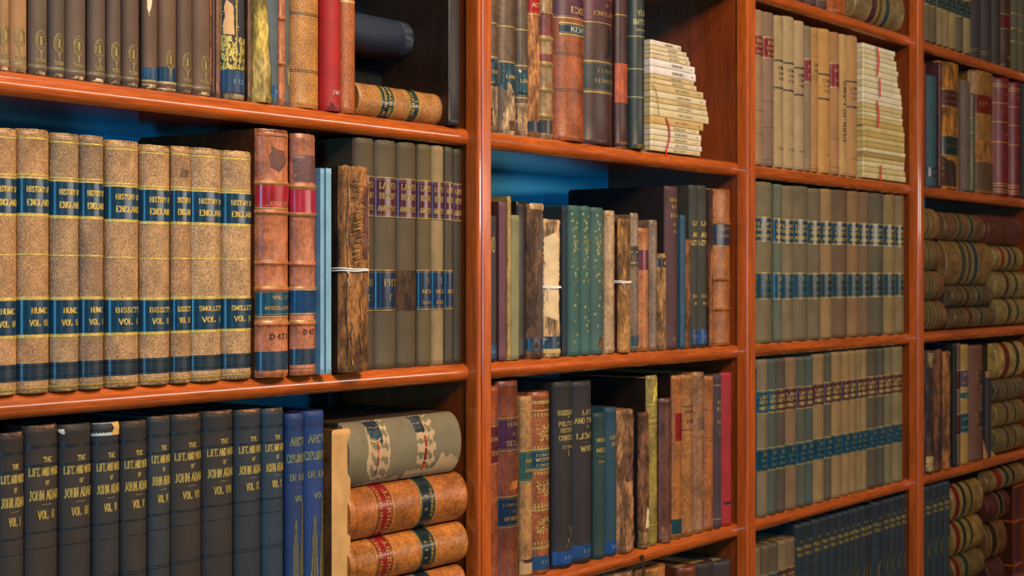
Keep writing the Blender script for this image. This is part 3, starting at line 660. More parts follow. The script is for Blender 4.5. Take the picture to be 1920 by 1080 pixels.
mb = MB(); P = [ray(x, y, .06) for x, y in ((1326, 300), (1340, 301), (1352, 298), (1362, 290))]; q0 = P[0]
r_ = [[(x-q0[0], dy, z_-q0[1]+.0003) for x, z_ in ((P[0][0], TOP[1]+.0006), (P[1][0], TOP[1]+.0009), (P[2][0], TOP[1]+.003), (P[3][0], TOP[1]+.009))] for dy in (0, .05)]
mb.grid(r_, mat('paper', '#8a7f72')); mb.grid([[(x, y, z_+.0004) for x, y, z_ in r] for r in r_], mat('paper', '#8a7f72')); o = mb.build('paper_slip'); o.location = (q0[0], .06, q0[1]); tag(o, 'loose grey paper slip curling up on shelf right of the pamphlet pile', 'paper')
# ================================================================== second bay, middle row (shelf D)
def oval(om, sp, gm, rr, h):
    for k in range(20):
        a0, a1 = 2*pi*k/20, 2*pi*(k+1)/20
        f = lambda a, s: sp.pt(sp.u_of(.0045*s*cos(a)), .80+.055*s*sin(a), .0005)
        om.poly([f(a0, 1), f(a0, .75), f(a1, .75), f(a1, 1)], gm)
        if k % 2: om.poly([f(a0, .55), f(a0, .1), f(a1, .1), f(a1, .55)], gm)
S2 = dict(set=.004, pl=.006, d=.14)
def s2(**k): return pick(S2, **k)
bk(2, 912, 934, 405, s2(kind='cloth', col='#322c2c', b=.25, orn=oval, ogold='#a8945a', lib=(.02, .11, '#26456a')), 'charcoal cloth book with gold oval device, leftmost on second bay middle shelf')
bk(2, 936, 950, 379, s2(kind='cloth', col='#5a333c', b=.2, bcol='#43201c'), 'plain plum-coloured cloth book, slim, beside a thin yellowish one')
bk(2, 950.5, 957.5, 369, s2(kind='leather', col='#9a7b40', b=.2), 'very thin yellow-tan book right of the plum one')
bk(2, 958.5, 975.5, 404, s2(kind='cloth', col='#75704c', b=.22, patches=[([(.4, 0), (1, 0), (1, .6), (.7, .55)], '#7d4a26', 'worn')]), 'olive-green cloth book with brown worn right joint')
bk(2, 977, 994.5, 379, s2(kind='leather', col='#20120c', b=.12, set=.012, d=.16), 'near-black tall book between olive-green and torn brown books')
bk(2, 995, 1023.5, 382, s2(kind='worn', col='#6a4a32', b=.28, rag=.0007, bands=[(.05, .13, '#2b4257', 'label')], patches=[([(-.2, .12), (1, .12), (1, .64), (-.1, .62)], '#4a3c38', 'cloth'), ([(-.1, .7), (.9, .7), (.95, .95), (.1, .93)], '#55463e', 'cloth'), ([(-.7, .96), (.5, .95), (.6, 1), (-.7, 1)], '#c09a6a', 'worn')]),
   'torn brown book with grey cover remains and blue shelf label at foot')
bk(2, 1024, 1058, 411, s2(kind='worn', col='#b08c62', b=.34, rag=.0007, string=.5, bands=[(.03, .06, '#b89a60', 'paper'), (.06, .15, '#2c4257', 'label')], patches=[([(-.7, .3), (.2, .25), (.25, .85), (-.1, .9), (-.7, .86)], '#c9ad84', 'paper'), ([(.3, .3), (.6, .35), (.65, .85), (.4, .86), (.35, .5)], '#4a2c16', 'worn')]),
   'pale book with bare torn spine, tied with white string, blue foot label')
bk(2, 1059.5, 1069.5, 388, s2(kind='cloth', col='#14222a', b=.12, set=.010), 'slim dark teal book left of gold-stamped green pair')
def vine(om, sp, gm, rr, h):
    for k in range(42):
        v = .50+.46*(k % 30)/30 if k < 30 else rr.uniform(.04, .5); u = .45*sin(k*1.9)+rr.uniform(-.15, .15); s = rr.uniform(.05, .2)
        om.poly([sp.pt(u-s, v, .0005), sp.pt(u-s*.2, v-.012, .0005), sp.pt(u+s, v+.004, .0005), sp.pt(u+s*.1, v+.014, .0005)], gm)
GR = s2(kind='cloth', col='#31524a', b=.3, orn=vine, ogold='#97935a', gold='#97935a', txt=[(SCR[:6], .76, 5, .6), (SCR[:5], .71, 5, .6)])
bk(2, 1070, 1090.5, 386, pick(GR), 'green cloth book with gold vine stamping, left one of matching pair', group='green gold-stamped books')
bk(2, 1091, 1109.5, 387, pick(GR), 'green cloth book with gold vine stamping, right one of matching pair', group='green gold-stamped books')
bk(2, 1112, 1135.5, 390, pick(GR, col='#36504a', patches=[([(-.2, .04), (.3, .04), (.3, .1), (-.1, .12)], '#8a5226', 'worn')]), 'green gold-stamped cloth book beside the cream one, rusty spot at foot', group='green gold-stamped books')
bk(2, 1137, 1154.5, 395, s2(kind='leather', col='#a5835c', b=.25, rag=.0003), 'plain cream-tan book right of the green gold-stamped books')
bk(2, 1163, 1184, 410, s2(kind='worn', col='#9a6c38', b=.3, rag=.0008, set=-.002, pl=.002, bcol='#4a2010', string=.52), 'ragged tan book tied with white string, dark red board showing')
bk(2, 1184.5, 1199, 400, s2(kind='leather', col='#7a6248', b=.28, rag=.0002, bands=[(.04, .11, '#2c4450', 'label'), (.61, .76, '#4f4638', 'worn')], rules=(.72, .64), gold='#c9bb8a'), 'grey-tan slim book with silvery title lines near the middle shelf centre')
bk(2, 1200, 1219.5, 428, s2(kind='leather', col='#a5612e', b=.3, rules=(.86, .4, .25), bands=[(.66, .82, '#6a1f2c', 'label')], gold='#c98f50'), 'orange calf book with dark red title label')
bk(2, 1220.5, 1234, 413, s2(kind='leather', col='#7d634b', b=.3), 'slim grey-brown leather book right of the orange calf one')
bk(2, 1235, 1250.5, 476, s2(kind='worn', col='#9a7042', b=.2, rag=.0006, bands=[(.86, .95, '#2e2a28', 'label')]), 'short ragged tan book with little black label, shortest on its shelf')
bk(2, 1251.5, 1274, 350, s2(kind='cloth', col='#46292a', bcol='#180e0d', b=.25, gold='#c0983f', txt=[(SCR[:5], .915, 5.5, .65), ('LIFE', .875, 5.5, .4), (SCR[:4], .82, 6, .55), ('OF', .765, 5, .25), ('IV', .72, 5, .25), ('N', .06, 6, .3)], d=.19), 'tall plum-brown cloth book with five gilt title lines')
bk(2, 1276, 1285.5, 404, s2(kind='cloth', col='#274358', b=.2), 'thin blue cloth book right of the tall plum-brown one')
bk(2, 1286, 1294.8, 449, s2(kind='worn', col='#7d4c28', b=.2, rag=.0005), 'short thin brown book between blue and olive ones')
DO = s2(kind='cloth', col='#2f2d22', b=.28, gold='#c5a348', txt=[('LIFE', .765, 8, .55), ('AND', .695, 8, .55), ('LETTERS', .645, 8, .8), (SCR[:4], .315, 5, .6), ('VOL', .27, 5, .35)], lib=(.02, .11, '#2a3d58'), d=.19)
bk(2, 1295.3, 1310.2, 348, pick(DO), 'tall dark olive cloth book, gilt lines, left one of matching pair', group='dark olive pair')
bk(2, 1310.6, 1328, 349, pick(DO, lib=(.02, .11, '#24487c')), 'tall dark olive cloth book, gilt lines, right one, bright blue foot label', group='dark olive pair')
bk(2, 1328.5, 1337, 355, s2(kind='worn', col='#4f2814', b=.2, rag=.0006, patches=[([(-.8, 0), (1, 0), (.8, .7), (-.2, .66)], '#8a5428', 'worn')]), 'thin ragged red-brown book left of the fat tan calf one')
bk(2, 1338, 1379, 355, s2(kind='leather', col='#9a5a26', b=.3, ribs=(.42, .23, .78), blind=(.42, .23), labs=[(.64, .79, '#1d2c40', [('ACTS', .745, 5, .4), (SCR[:7], .70, 4.5, .6)], False)], rules=(.69, .635), gold='#c09048', d=.19, rag=.0002), 'fat tan calf book with dark blue label beside second bookcase upright')
# ================================================================== second bay, bottom row (shelf E)
S3 = dict(set=.004, pl=.006, d=.17)
def s3(**k): return pick(S3, **k)
bk(3, 912, 938.5, 724, s3(kind='leather', col='#8a3f1a', b=.3, rules=(.80, .61, .43), gold='#b98a4a', labs=[(.62, .795, '#5c1c22', [(SCR[:5], .735, 6, .5), (SCR[:4], .665, 6.5, .45)], False)]), 'red-brown calf book with maroon label, leftmost on second bay bottom shelf')
bk(3, 939, 979, 714, s3(kind='leather', col='#6b3116', b=.3, gold='#a98048', labs=[(.655, .815, '#402038', [(SCR[:5], .785, 6, .45), ('OF', .735, 4, .12), ('SELL', .69, 7, .5)]), (.275, .425, '#182840', [(SCR[:9], .385, 3.5, .7), ('OF', .35, 3, .1), ('OPINIONS', .315, 5.5, .6)])], patches=[([(-.2, .46), (.5, .46), (.4, .50), (-.1, .50)], '#b8692a', 'worn')]),
   'wide red-brown calf book with purple title and navy lower label')
bk(3, 980, 1001, 743, s3(kind='leather', col='#a37440', b=.3, gold='#c9a552', labs=[(.53, .70, '#33524a', [(SCR[:6], .645, 5, .6), (SCR[:6], .59, 5, .6)])], rules=(.78, .93), patches=[([(-.6, .08), (.8, .08), (.8, .1), (-.6, .1)], '#3a2418', 'worn')], bands=[(.02, .09, '#b08a60', 'paper')], ogold='#c9a552'), 'mottled tan calf book with faded green label')
def rich(om, sp, gm, rr, h):
    for c in (.78, .47, .27):
        for k in range(60):
            v = c+rr.uniform(-.045, .045); u = rr.uniform(-.5, .6); s = rr.uniform(.03, .1)
            om.poly([sp.pt(u-s, v, .0005), sp.pt(u, v-.006, .0005), sp.pt(u+s, v, .0005), sp.pt(u, v+.006, .0005)], gm)
    for v in (.88, .87, .70, .69, .56, .55, .385, .375, .175, .165, .36):
        for k in range(9): om.poly([sp.pt(-.85+k*.2, v-.004, .0005), sp.pt(-.75+k*.2, v-.004, .0005), sp.pt(-.75+k*.2, v+.004, .0005), sp.pt(-.85+k*.2, v+.004, .0005)], gm)
bk(3, 1002, 1036.5, 735, s3(kind='leather', col='#8a4a22', b=.3, orn=rich, ogold='#d8b868', gold='#d8b868', rules=(.95, .94, .90, .68, .37, .35, .15, .14), labs=[(.575, .685, '#1d4254', [(SCR[:8], .655, 4, .7), ('WESTERN', .63, 4.5, .7), (SCR[:9], .60, 3.5, .7)])], lib=(.025, .1, '#2a4a70')), 'tan book with lavish gold tooling and blue title label')
def plant(om, sp, gm, rr, h):
    for k in range(34):
        v = .10+.12*rr.random(); u = .25+rr.uniform(-.35, .35)*(1-(v-.1)*5); s = rr.uniform(.03, .09)
        om.poly([sp.pt(u-s, v, .0005), sp.pt(u, v-.006, .0005), sp.pt(u+s*.4, v+.003, .0005), sp.pt(u+s, v+.014, .0005)], gm)
bk(3, 1045, 1079.5, 716, s3(kind='cloth', col='#221d1c', b=.28, gold='#c4ab62', orn=plant, ogold='#8a8258', lib=(.02, .09, '#274a86'), txt=[('BIOGRAPHY', .835, 7.5, .75), ('OF', .81, 3.5, .1), ('POLITICAL', .775, 7, .7), ('HISTORY', .74, 6.5, .6), ('CONGRESS', .70, 7.5, .7), ('~', .675, 3, .4), (SCR[:5], .65, 5, .5), ('I', .615, 8, .1)]),
   'black cloth political history with gold plant at foot and blue foot label')
bk(3, 1080, 1115.5, 715, s3(kind='cloth', col='#241f1e', b=.28, gold='#c4ab62', lib=(.03, .10, '#2a4a78'), txt=[('LIFE', .83, 7, .4), ('AND TIMES', .785, 8, .85), ('OF', .75, 3.5, .1), ('LEWIS', .70, 8, .75), ('~', .665, 3, .3), ('WINS', .63, 8, .5)]), 'black cloth life and times with gilt letters, right of political history')
bk(3, 1117.5, 1138.5, 774, s3(kind='cloth', col='#1e3330', b=.28, gold='#c0a452', txt=[('MODERN', .815, 5.5, .75), ('MUSIC', .745, 6.5, .75), ('~', .70, 3, .4), (SCR[:6], .665, 3.5, .6)]), 'dark green cloth book with two gilt title words')
bk(3, 1139, 1159.5, 764, s3(kind='cloth', col='#1c3b49', b=.28, gold='#c0a452', lib=(.02, .10, '#244a86'), txt=[('LOUIS', .80, 6, .6), ('XIV', .755, 6, .4), ('~', .70, 3, .3), ('I', .67, 4, .1)]), 'blue-teal cloth book left of the ragged brown book')
RG = s3(kind='worn', col='#9a6a42', b=.3, rag=.001, set=.000)
bk(3, 1160, 1190.5, 769, pick(RG, patches=[([(-.3, .5), (.4, .5), (.35, .7), (-.1, .68)], '#5e3c2e', 'worn'), ([(.3, .02), (.9, .02), (.8, .5), (.5, .6), (.6, .3)], '#c09a68', 'worn')]), 'badly torn brown book with bare spine linings, bottom shelf second bay')
bk(3, 1198, 1216.5, 773, pick(RG, col='#7a4c30', rag=.0006, bcol='#1c0f08', patches=[([(-.2, .14), (.4, .13), (.35, .27), (0, .3)], '#d8c498', 'paper'), ([(-.9, 0), (.9, 0), (.9, .12), (-.9, .13)], '#a37a4c', 'worn')]), 'torn brown book with cream paper scrap low on its spine')
bk(3, 1217, 1235.5, 704, s3(kind='leather', col='#8f7a30', bcol='#1c120a', b=.3, rag=.0003, gold='#d6bf5a', rules=(.83, .74, .70, .73, .12), patches=[([(-.3, .84), (.5, .86), (.4, .97), (-.1, .95)], '#c5b04a', 'worn')], txt=[(SCR[:5], .80, 5, .6), (SCR[:5], .77, 5, .6)]), 'tall yellow-olive book with gold lines at centre of bottom shelf')
bk(3, 1238, 1259.5, 747, s3(kind='leather', col='#5c3222', b=.3, rag=.0003, set=.0, bcol='#38160c', patches=[([(-.7, 0), (.8, 0), (.8, .12), (-.7, .12)], '#80543e', 'worn')]), 'red-brown leather book with frayed head, right of yellow-olive one')
bk(3, 1264, 1281.5, 704, s3(kind='leather', col='#96581f', b=.3, bcol='#1e1009', bands=[(.0, .03, '#8a7040', 'worn'), (.03, .12, '#23424a', 'label')], labs=[(.60, .77, '#7e1210', [], False, 'label', -.5, .6)], txt=[('TRADE', .685, 5, .13, '#c9a070', True)]), 'orange-tan book with small red vertical label, black board showing')
bk(3, 1282, 1304, 702, s3(kind='leather', col='#8f5c28', b=.32, blind=(.80, .66, .655, .805), bl='#4a2a14', txt=[(SCR[:5], .77, 4.5, .6, '#4a2a14'), (SCR[:4], .71, 6, .5, '#4a2a14')], d=.19), 'tan book with dark stamped title panel, left of plain brownish one')
bk(3, 1305, 1324.2, 698, s3(kind='leather', col='#8a5e38', b=.32, blind=(.80, .60), bl='#4a2a14', patches=[([(-.4, .64), (.5, .64), (.5, .72), (-.4, .72)], '#6e4a30', 'leather')], d=.19), 'plain brownish-tan book with faint dark title, bottom shelf second bay')
bk(3, 1324.8, 1340, 705, s3(kind='leather', col='#965420', b=.3, blind=(.78, .6, .58), bl='#5a2c10', d=.19), 'orange-brown calf book left of the purple-grey slim one')
bk(3, 1340.5, 1354.2, 702, s3(kind='cloth', col='#3a2a30', b=.28, rules=(.93, .06), gold='#b59a58', txt=[('HY', .82, 6, .4), (SCR[:4], .775, 6, .6), ('VOL', .69, 6, .5), ('II', .62, 6, .3)], d=.19), 'purple-grey cloth book with gilt lines left of the red one')
bk(3, 1355.5, 1376, 698, s3(kind='cloth', col='#8e1a1e', b=.3, rag=.0004, d=.19, patches=[([(-.6, .14), (.2, .14), (.3, .155), (-.5, .16)], '#3a1c20', 'worn')]), 'crimson cloth book with frayed foot beside second bookcase upright')
# ================================================================== second bay, lowest visible row (shelf F)
S4 = dict(set=.004, pl=.006, d=.17)
for a, b_, y, c, k, lb in [(1150, 1199, 1072, '#8a6a48', 'worn', 'torn tan book top showing at the bottom edge, leftmost below second bay'), (1209, 1259, 1062, '#a5682f', 'worn', 'wide worn orange-tan book top at photo bottom edge'),
                         (1281, 1311, 1062, '#6e3418', 'leather', 'dark reddish leather book top at photo bottom edge'), (1313, 1345, 1054, '#33231f', 'cloth', 'dark brown cloth book top, left of the greyish one at bottom edge'),
                         (1345.5, 1379, 1051, '#352c2b', 'cloth', 'greyish black cloth book top beside second upright at bottom edge')]:
    bk(4, a, b_, y, pick(S4, kind=k, col=c, rag=.0006 if k == 'worn' else 0), lb)
ribbon('cloth_strap', [(1203, 1040), (1206, 1048), (1206, 1062), (1207, 1090)], -.0035, .0035, '#2a1d14', 'short dark strap hanging over the bottom shelf edge of second bay', 'strap')
# ================================================================== third bay, top sliver (shelf B)
S0 = dict(set=.006, pl=.008, d=.17)
for a, b_, c, lb in [(1494, 1514, '#3d2420', 'dark brown book bottom at top edge of third bay, leftmost'), (1514.5, 1535, '#40282a', 'dark plum-brown book bottom at top edge, second from left in third bay'), (1535.5, 1555, '#452c2a', 'dark purplish book bottom at top edge, left of the orange calf one')]:
    bk(0, a, b_, 0, pick(S0, kind='cloth', col=c, gold='#b09050', rules=(.06,)), lb, h=.25)
bk(0, 1556, 1596, 0, pick(S0, kind='leather', col='#9a4c18', b=.28, d=.19), 'orange calf book bottom at top edge of third bay', h=.27)
LW = dict(kind='leather', col='#85703f', b=.45, bcol='#33200f', pcol='#3c2a18', gold='#b59a58', set=.0)
def lw(a='#4a2030', b_='#1f3a44', c=None):
    L = [(.58, .70, a, [(SCR[:8], .64, 4, .7)]), (.32, .42, b_, [(SCR[:5], .37, 4, .5)])]
    if c: L.append((.47, .55, c, []))
    return L
lay(0, 1600, 1692, .0004, .085, pick(LW, col='#76623c', labs=lw(c='#5c4a28')), 'fat olive-tan law book lying at the top edge of third bay')
# ================================================================== third bay, row on shelf C
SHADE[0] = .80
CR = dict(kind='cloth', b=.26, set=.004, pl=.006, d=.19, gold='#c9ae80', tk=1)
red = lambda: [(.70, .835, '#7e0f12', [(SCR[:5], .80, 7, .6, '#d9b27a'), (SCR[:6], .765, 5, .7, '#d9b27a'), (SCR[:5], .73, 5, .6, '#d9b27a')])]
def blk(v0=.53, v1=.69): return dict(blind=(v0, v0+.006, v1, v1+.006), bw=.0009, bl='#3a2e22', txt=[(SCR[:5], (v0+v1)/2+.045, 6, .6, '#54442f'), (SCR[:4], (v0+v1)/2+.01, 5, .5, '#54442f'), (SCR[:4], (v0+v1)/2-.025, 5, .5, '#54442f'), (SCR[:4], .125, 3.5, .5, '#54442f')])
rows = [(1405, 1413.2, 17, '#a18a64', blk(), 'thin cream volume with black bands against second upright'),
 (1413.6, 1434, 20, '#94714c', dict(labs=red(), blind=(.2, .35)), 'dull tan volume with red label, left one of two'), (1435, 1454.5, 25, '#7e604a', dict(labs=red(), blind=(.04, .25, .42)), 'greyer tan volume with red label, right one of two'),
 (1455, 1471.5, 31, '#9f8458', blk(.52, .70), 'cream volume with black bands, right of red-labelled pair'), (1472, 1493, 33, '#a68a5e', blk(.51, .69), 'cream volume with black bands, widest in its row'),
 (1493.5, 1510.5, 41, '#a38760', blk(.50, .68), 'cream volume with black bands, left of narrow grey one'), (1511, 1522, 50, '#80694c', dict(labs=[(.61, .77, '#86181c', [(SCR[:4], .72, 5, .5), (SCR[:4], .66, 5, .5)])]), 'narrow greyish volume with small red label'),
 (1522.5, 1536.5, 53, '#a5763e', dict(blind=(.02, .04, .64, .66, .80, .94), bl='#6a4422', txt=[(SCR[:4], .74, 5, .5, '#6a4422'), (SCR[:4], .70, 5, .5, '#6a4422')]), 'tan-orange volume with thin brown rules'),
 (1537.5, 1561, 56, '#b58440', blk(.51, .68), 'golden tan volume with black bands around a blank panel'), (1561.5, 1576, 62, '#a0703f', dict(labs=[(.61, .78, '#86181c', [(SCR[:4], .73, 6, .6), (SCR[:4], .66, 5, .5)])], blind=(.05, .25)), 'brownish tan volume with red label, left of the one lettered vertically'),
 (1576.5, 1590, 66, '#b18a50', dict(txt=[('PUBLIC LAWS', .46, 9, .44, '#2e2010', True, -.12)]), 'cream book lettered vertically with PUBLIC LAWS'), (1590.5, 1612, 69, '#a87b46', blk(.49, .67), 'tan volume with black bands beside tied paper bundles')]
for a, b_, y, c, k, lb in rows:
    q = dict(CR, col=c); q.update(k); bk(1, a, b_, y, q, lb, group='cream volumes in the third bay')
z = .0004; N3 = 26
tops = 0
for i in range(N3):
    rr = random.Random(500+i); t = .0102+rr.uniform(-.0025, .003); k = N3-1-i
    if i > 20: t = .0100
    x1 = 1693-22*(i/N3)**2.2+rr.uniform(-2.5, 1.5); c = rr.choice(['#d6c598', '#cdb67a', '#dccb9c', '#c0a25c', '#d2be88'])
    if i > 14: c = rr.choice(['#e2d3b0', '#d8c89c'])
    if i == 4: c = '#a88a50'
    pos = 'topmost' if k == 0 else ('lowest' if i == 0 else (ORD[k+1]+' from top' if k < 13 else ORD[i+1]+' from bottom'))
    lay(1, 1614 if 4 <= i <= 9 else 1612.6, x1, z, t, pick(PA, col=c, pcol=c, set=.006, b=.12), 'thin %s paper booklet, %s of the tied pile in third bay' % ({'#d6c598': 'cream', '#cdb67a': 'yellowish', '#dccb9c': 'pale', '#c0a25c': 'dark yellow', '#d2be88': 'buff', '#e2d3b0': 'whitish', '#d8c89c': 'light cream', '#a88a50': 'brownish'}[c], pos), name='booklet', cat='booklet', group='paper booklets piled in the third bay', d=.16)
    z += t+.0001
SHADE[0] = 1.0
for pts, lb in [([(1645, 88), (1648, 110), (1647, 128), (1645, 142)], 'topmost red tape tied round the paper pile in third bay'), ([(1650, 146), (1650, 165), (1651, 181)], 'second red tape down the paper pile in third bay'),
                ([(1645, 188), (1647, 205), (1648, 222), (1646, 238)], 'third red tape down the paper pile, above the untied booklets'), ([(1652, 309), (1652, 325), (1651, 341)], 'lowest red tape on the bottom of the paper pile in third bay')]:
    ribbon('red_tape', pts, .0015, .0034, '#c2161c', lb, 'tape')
# ================================================================== third bay, two rows of law reports
def law3(up, lo, upc, loc): return [(up[0], up[1], upc, [('LAWYERS', up[1]-.04*1, 6.5, .75), ('REPORTS', (up[0]+up[1])/2, 6.5, .75), ('ANNOTATED', up[0]+.035, 6.5, .80)]), (lo[0], lo[1], loc, [(SCR[:3], lo[1]-.035, 7, .4), (SCR[:5], (lo[0]+lo[1])/2, 4.5, .6, '#8f9a6a'), (SCR[:5], lo[0]+.035, 4.5, .5, '#8f9a6a')])]
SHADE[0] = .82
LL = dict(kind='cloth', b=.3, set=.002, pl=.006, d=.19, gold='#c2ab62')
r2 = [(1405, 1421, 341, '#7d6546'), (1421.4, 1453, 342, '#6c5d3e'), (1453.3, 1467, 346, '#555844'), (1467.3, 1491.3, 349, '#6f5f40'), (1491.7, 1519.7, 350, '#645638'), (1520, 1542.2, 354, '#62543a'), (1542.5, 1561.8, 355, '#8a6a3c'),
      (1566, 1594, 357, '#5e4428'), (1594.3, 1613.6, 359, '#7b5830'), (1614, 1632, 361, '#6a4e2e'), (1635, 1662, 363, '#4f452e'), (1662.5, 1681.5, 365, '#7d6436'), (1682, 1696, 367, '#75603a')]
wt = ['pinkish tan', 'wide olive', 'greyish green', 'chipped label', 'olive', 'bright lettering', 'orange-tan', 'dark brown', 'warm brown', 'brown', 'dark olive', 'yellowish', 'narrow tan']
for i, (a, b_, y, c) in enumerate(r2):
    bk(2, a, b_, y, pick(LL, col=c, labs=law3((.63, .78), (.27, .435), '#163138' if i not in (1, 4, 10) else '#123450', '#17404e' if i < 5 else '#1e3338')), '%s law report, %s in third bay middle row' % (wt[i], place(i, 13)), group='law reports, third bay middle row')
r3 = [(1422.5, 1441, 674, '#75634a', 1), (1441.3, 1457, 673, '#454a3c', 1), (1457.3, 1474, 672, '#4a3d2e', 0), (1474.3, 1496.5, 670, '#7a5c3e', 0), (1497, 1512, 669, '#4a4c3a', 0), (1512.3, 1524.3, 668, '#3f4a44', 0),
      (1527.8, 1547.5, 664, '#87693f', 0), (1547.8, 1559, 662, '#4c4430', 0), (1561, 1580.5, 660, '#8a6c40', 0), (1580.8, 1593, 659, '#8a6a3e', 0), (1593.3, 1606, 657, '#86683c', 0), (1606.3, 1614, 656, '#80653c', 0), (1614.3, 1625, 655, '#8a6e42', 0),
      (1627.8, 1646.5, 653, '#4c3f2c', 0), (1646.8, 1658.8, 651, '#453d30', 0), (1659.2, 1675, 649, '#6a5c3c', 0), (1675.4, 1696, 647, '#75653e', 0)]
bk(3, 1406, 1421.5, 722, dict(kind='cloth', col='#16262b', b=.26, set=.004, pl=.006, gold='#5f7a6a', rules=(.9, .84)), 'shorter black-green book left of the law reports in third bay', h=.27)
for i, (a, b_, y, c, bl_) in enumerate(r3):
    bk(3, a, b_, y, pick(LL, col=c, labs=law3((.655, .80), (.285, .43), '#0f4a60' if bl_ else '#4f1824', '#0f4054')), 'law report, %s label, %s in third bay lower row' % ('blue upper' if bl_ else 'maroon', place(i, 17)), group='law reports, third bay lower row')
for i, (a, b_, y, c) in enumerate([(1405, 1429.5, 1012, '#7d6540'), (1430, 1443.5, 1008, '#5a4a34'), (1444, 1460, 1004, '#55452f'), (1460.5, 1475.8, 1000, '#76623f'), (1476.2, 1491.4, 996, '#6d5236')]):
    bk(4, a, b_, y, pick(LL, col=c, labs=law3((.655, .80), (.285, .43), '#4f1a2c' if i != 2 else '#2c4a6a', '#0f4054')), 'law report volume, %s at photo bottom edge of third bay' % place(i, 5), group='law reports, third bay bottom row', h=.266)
def curl(om, sp, gm, rr, h):
    for k in range(9):
        v = .45+k*.016; u = -.1-.3*sin(k/8*pi); u2 = -.1-.3*sin((k+1)/8*pi)
        om.poly([sp.pt(u, v, .0005), sp.pt(u+.22, v, .0005), sp.pt(u2+.22, v+.016, .0005), sp.pt(u2, v+.016, .0005)], gm)
    for v in (.40, .36): om.poly([sp.pt(-.3, v, .0005), sp.pt(.4, v, .0005), sp.pt(.4, v+.018, .0005), sp.pt(-.3, v+.018, .0005)], gm)
GB = dict(kind='cloth', col='#15222a', b=.3, set=.002, pl=.006, d=.17, gold='#b59c48', orn=curl, ogold='#746c40', txt=[('OF', .885, 5.5, .3), ('PROCEEDINGS', .84, 6.5, .80), ('VOLUMES', .80, 6.5, .72)], blind=(.96, .7, .69))
gx = [1492.5, 1507.2, 1525, 1541.2, 1555.6, 1570, 1581.2, 1592, 1599.8, 1613.2, 1625, 1631.5, 1638.5, 1657, 1668, 1679.2, 1689.8, 1699]
gn = 0
for i in range(17):
    x = (gx[i]+gx[i+1])/2; nar = i in (10, 11)
    bk(4, gx[i]+.2, gx[i+1]-.2, 985-(x-1492)*.285, pick(GB, set=.008 if nar else .002, col='#12181d' if nar else ['#14242c', '#17222a', '#1b272b'][i % 3]), 'dark green-black proceedings volume, %s in third bay' % place(i, 17), group='dark green gilt set in the third bay')
# ================================================================== fourth bay
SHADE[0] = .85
for i, (a, b_, c) in enumerate([(1722, 1734, '#4c4630'), (1734.3, 1744.3, '#5a4c30'), (1744.6, 1757.2, '#4f4129'), (1757.6, 1768.4, '#75623a'), (1768.8, 1779.6, '#786238'), (1780, 1794.3, '#7b653a'), (1794.8, 1807.2, '#4c4028'), (1807.6, 1822, '#7a6a3e')]):
    bk(0, a, b_, 0, pick(LL, col=c, labs=law3((.655, .80), (.30, .46), '#4f1a2c', '#1b2e30')), 'law report volume, %s at top edge of fourth bay' % place(i, 8), group='law reports, fourth bay top row', h=.266)
bk(0, 1824, 1844, 0, pick(S0, kind='cloth', col='#2c2328', b=.25, gold='#8a7440', rules=(.05, .07), d=.18), 'near-black plum book, left one of tall dark pair at top of fourth bay', h=.28)
bk(0, 1844.4, 1861, 0, pick(S0, kind='cloth', col='#32262a', b=.25, gold='#8a7440', rules=(.05, .07), txt=[('*', .07, 5, .3)], d=.18), 'near-black plum book, right one of tall dark pair at top of fourth bay', h=.28)
bk(0, 1866, 1879, 0, pick(S0, kind='cloth', col='#2c2018', b=.25, d=.18), 'plain dark brown book left of the red-labelled one, fourth bay top row', h=.28)
bk(0, 1879.5, 1901, 0, pick(S0, kind='leather', col='#3f2716', b=.28, gold='#b89448', rules=(.33, .46), txt=[('*', .08, 9, .4)], bands=[(.34, .45, '#5e1c12', 'label')], d=.18), 'dark brown leather book with red label and gold flower at top right', h=.28)
bk(0, 1901.5, 1911, 0, pick(S0, kind='cloth', col='#4a452c', b=.28, gold='#b8a050', rules=(.26, .38, .52)), 'slim olive book with gilt lines, second from the right edge at top', h=.27)
bk(0, 1911.5, 1923, 0, pick(S0, kind='cloth', col='#4e4930', b=.28, gold='#b8a050', rules=(.26, .38, .52)), 'olive book with gilt lines touching the right edge at top', h=.27)
S5 = dict(set=.004, pl=.006, d=.17)
def s5(**k): return pick(S5, **k)
bk(1, 1722, 1739.5, 118, s5(kind='cloth', col='#5c261c', b=.15), 'plain brick-brown board book, leftmost on fourth bay second row')
bk(1, 1741.5, 1759.5, 143, s5(kind='cloth', col='#1f434c', b=.22, lib=(.09, .17, '#2b3a3c'), libt='R37'), 'shorter teal cloth book with small pale label at foot')
bk(1, 1760.5, 1766, 118, s5(kind='leather', col='#4a2026', b=.15), 'thin maroon book left of the mottled golden calf one')
bk(1, 1766.5, 1806, 119, s5(kind='worn', col='#a5681c', b=.3, gold='#c99a48', ribs=(.62, .8), labs=[(.645, .785, '#4a1c20', [(SCR[:7], .74, 5, .7), (SCR[:7], .69, 5, .7)]), (.26, .42, '#1b2b26', [(SCR[:7], .34, 4, .6)])], patches=[([(-.6, .02), (.2, .02), (.1, .22), (-.5, .24)], '#3a1e10', 'worn')]), 'mottled golden calf book with maroon and dark green labels')
bk(1, 1807, 1821, 152, s5(kind='cloth', col='#5a4a3c', b=.2), 'shorter grey-brown cloth book between two worn calf books')
bk(1, 1821.5, 1829.5, 176, s5(kind='leather', col='#4c4a28', b=.2, gold='#a89848', rules=(.75, .6)), 'short thin olive book with gilt spots')
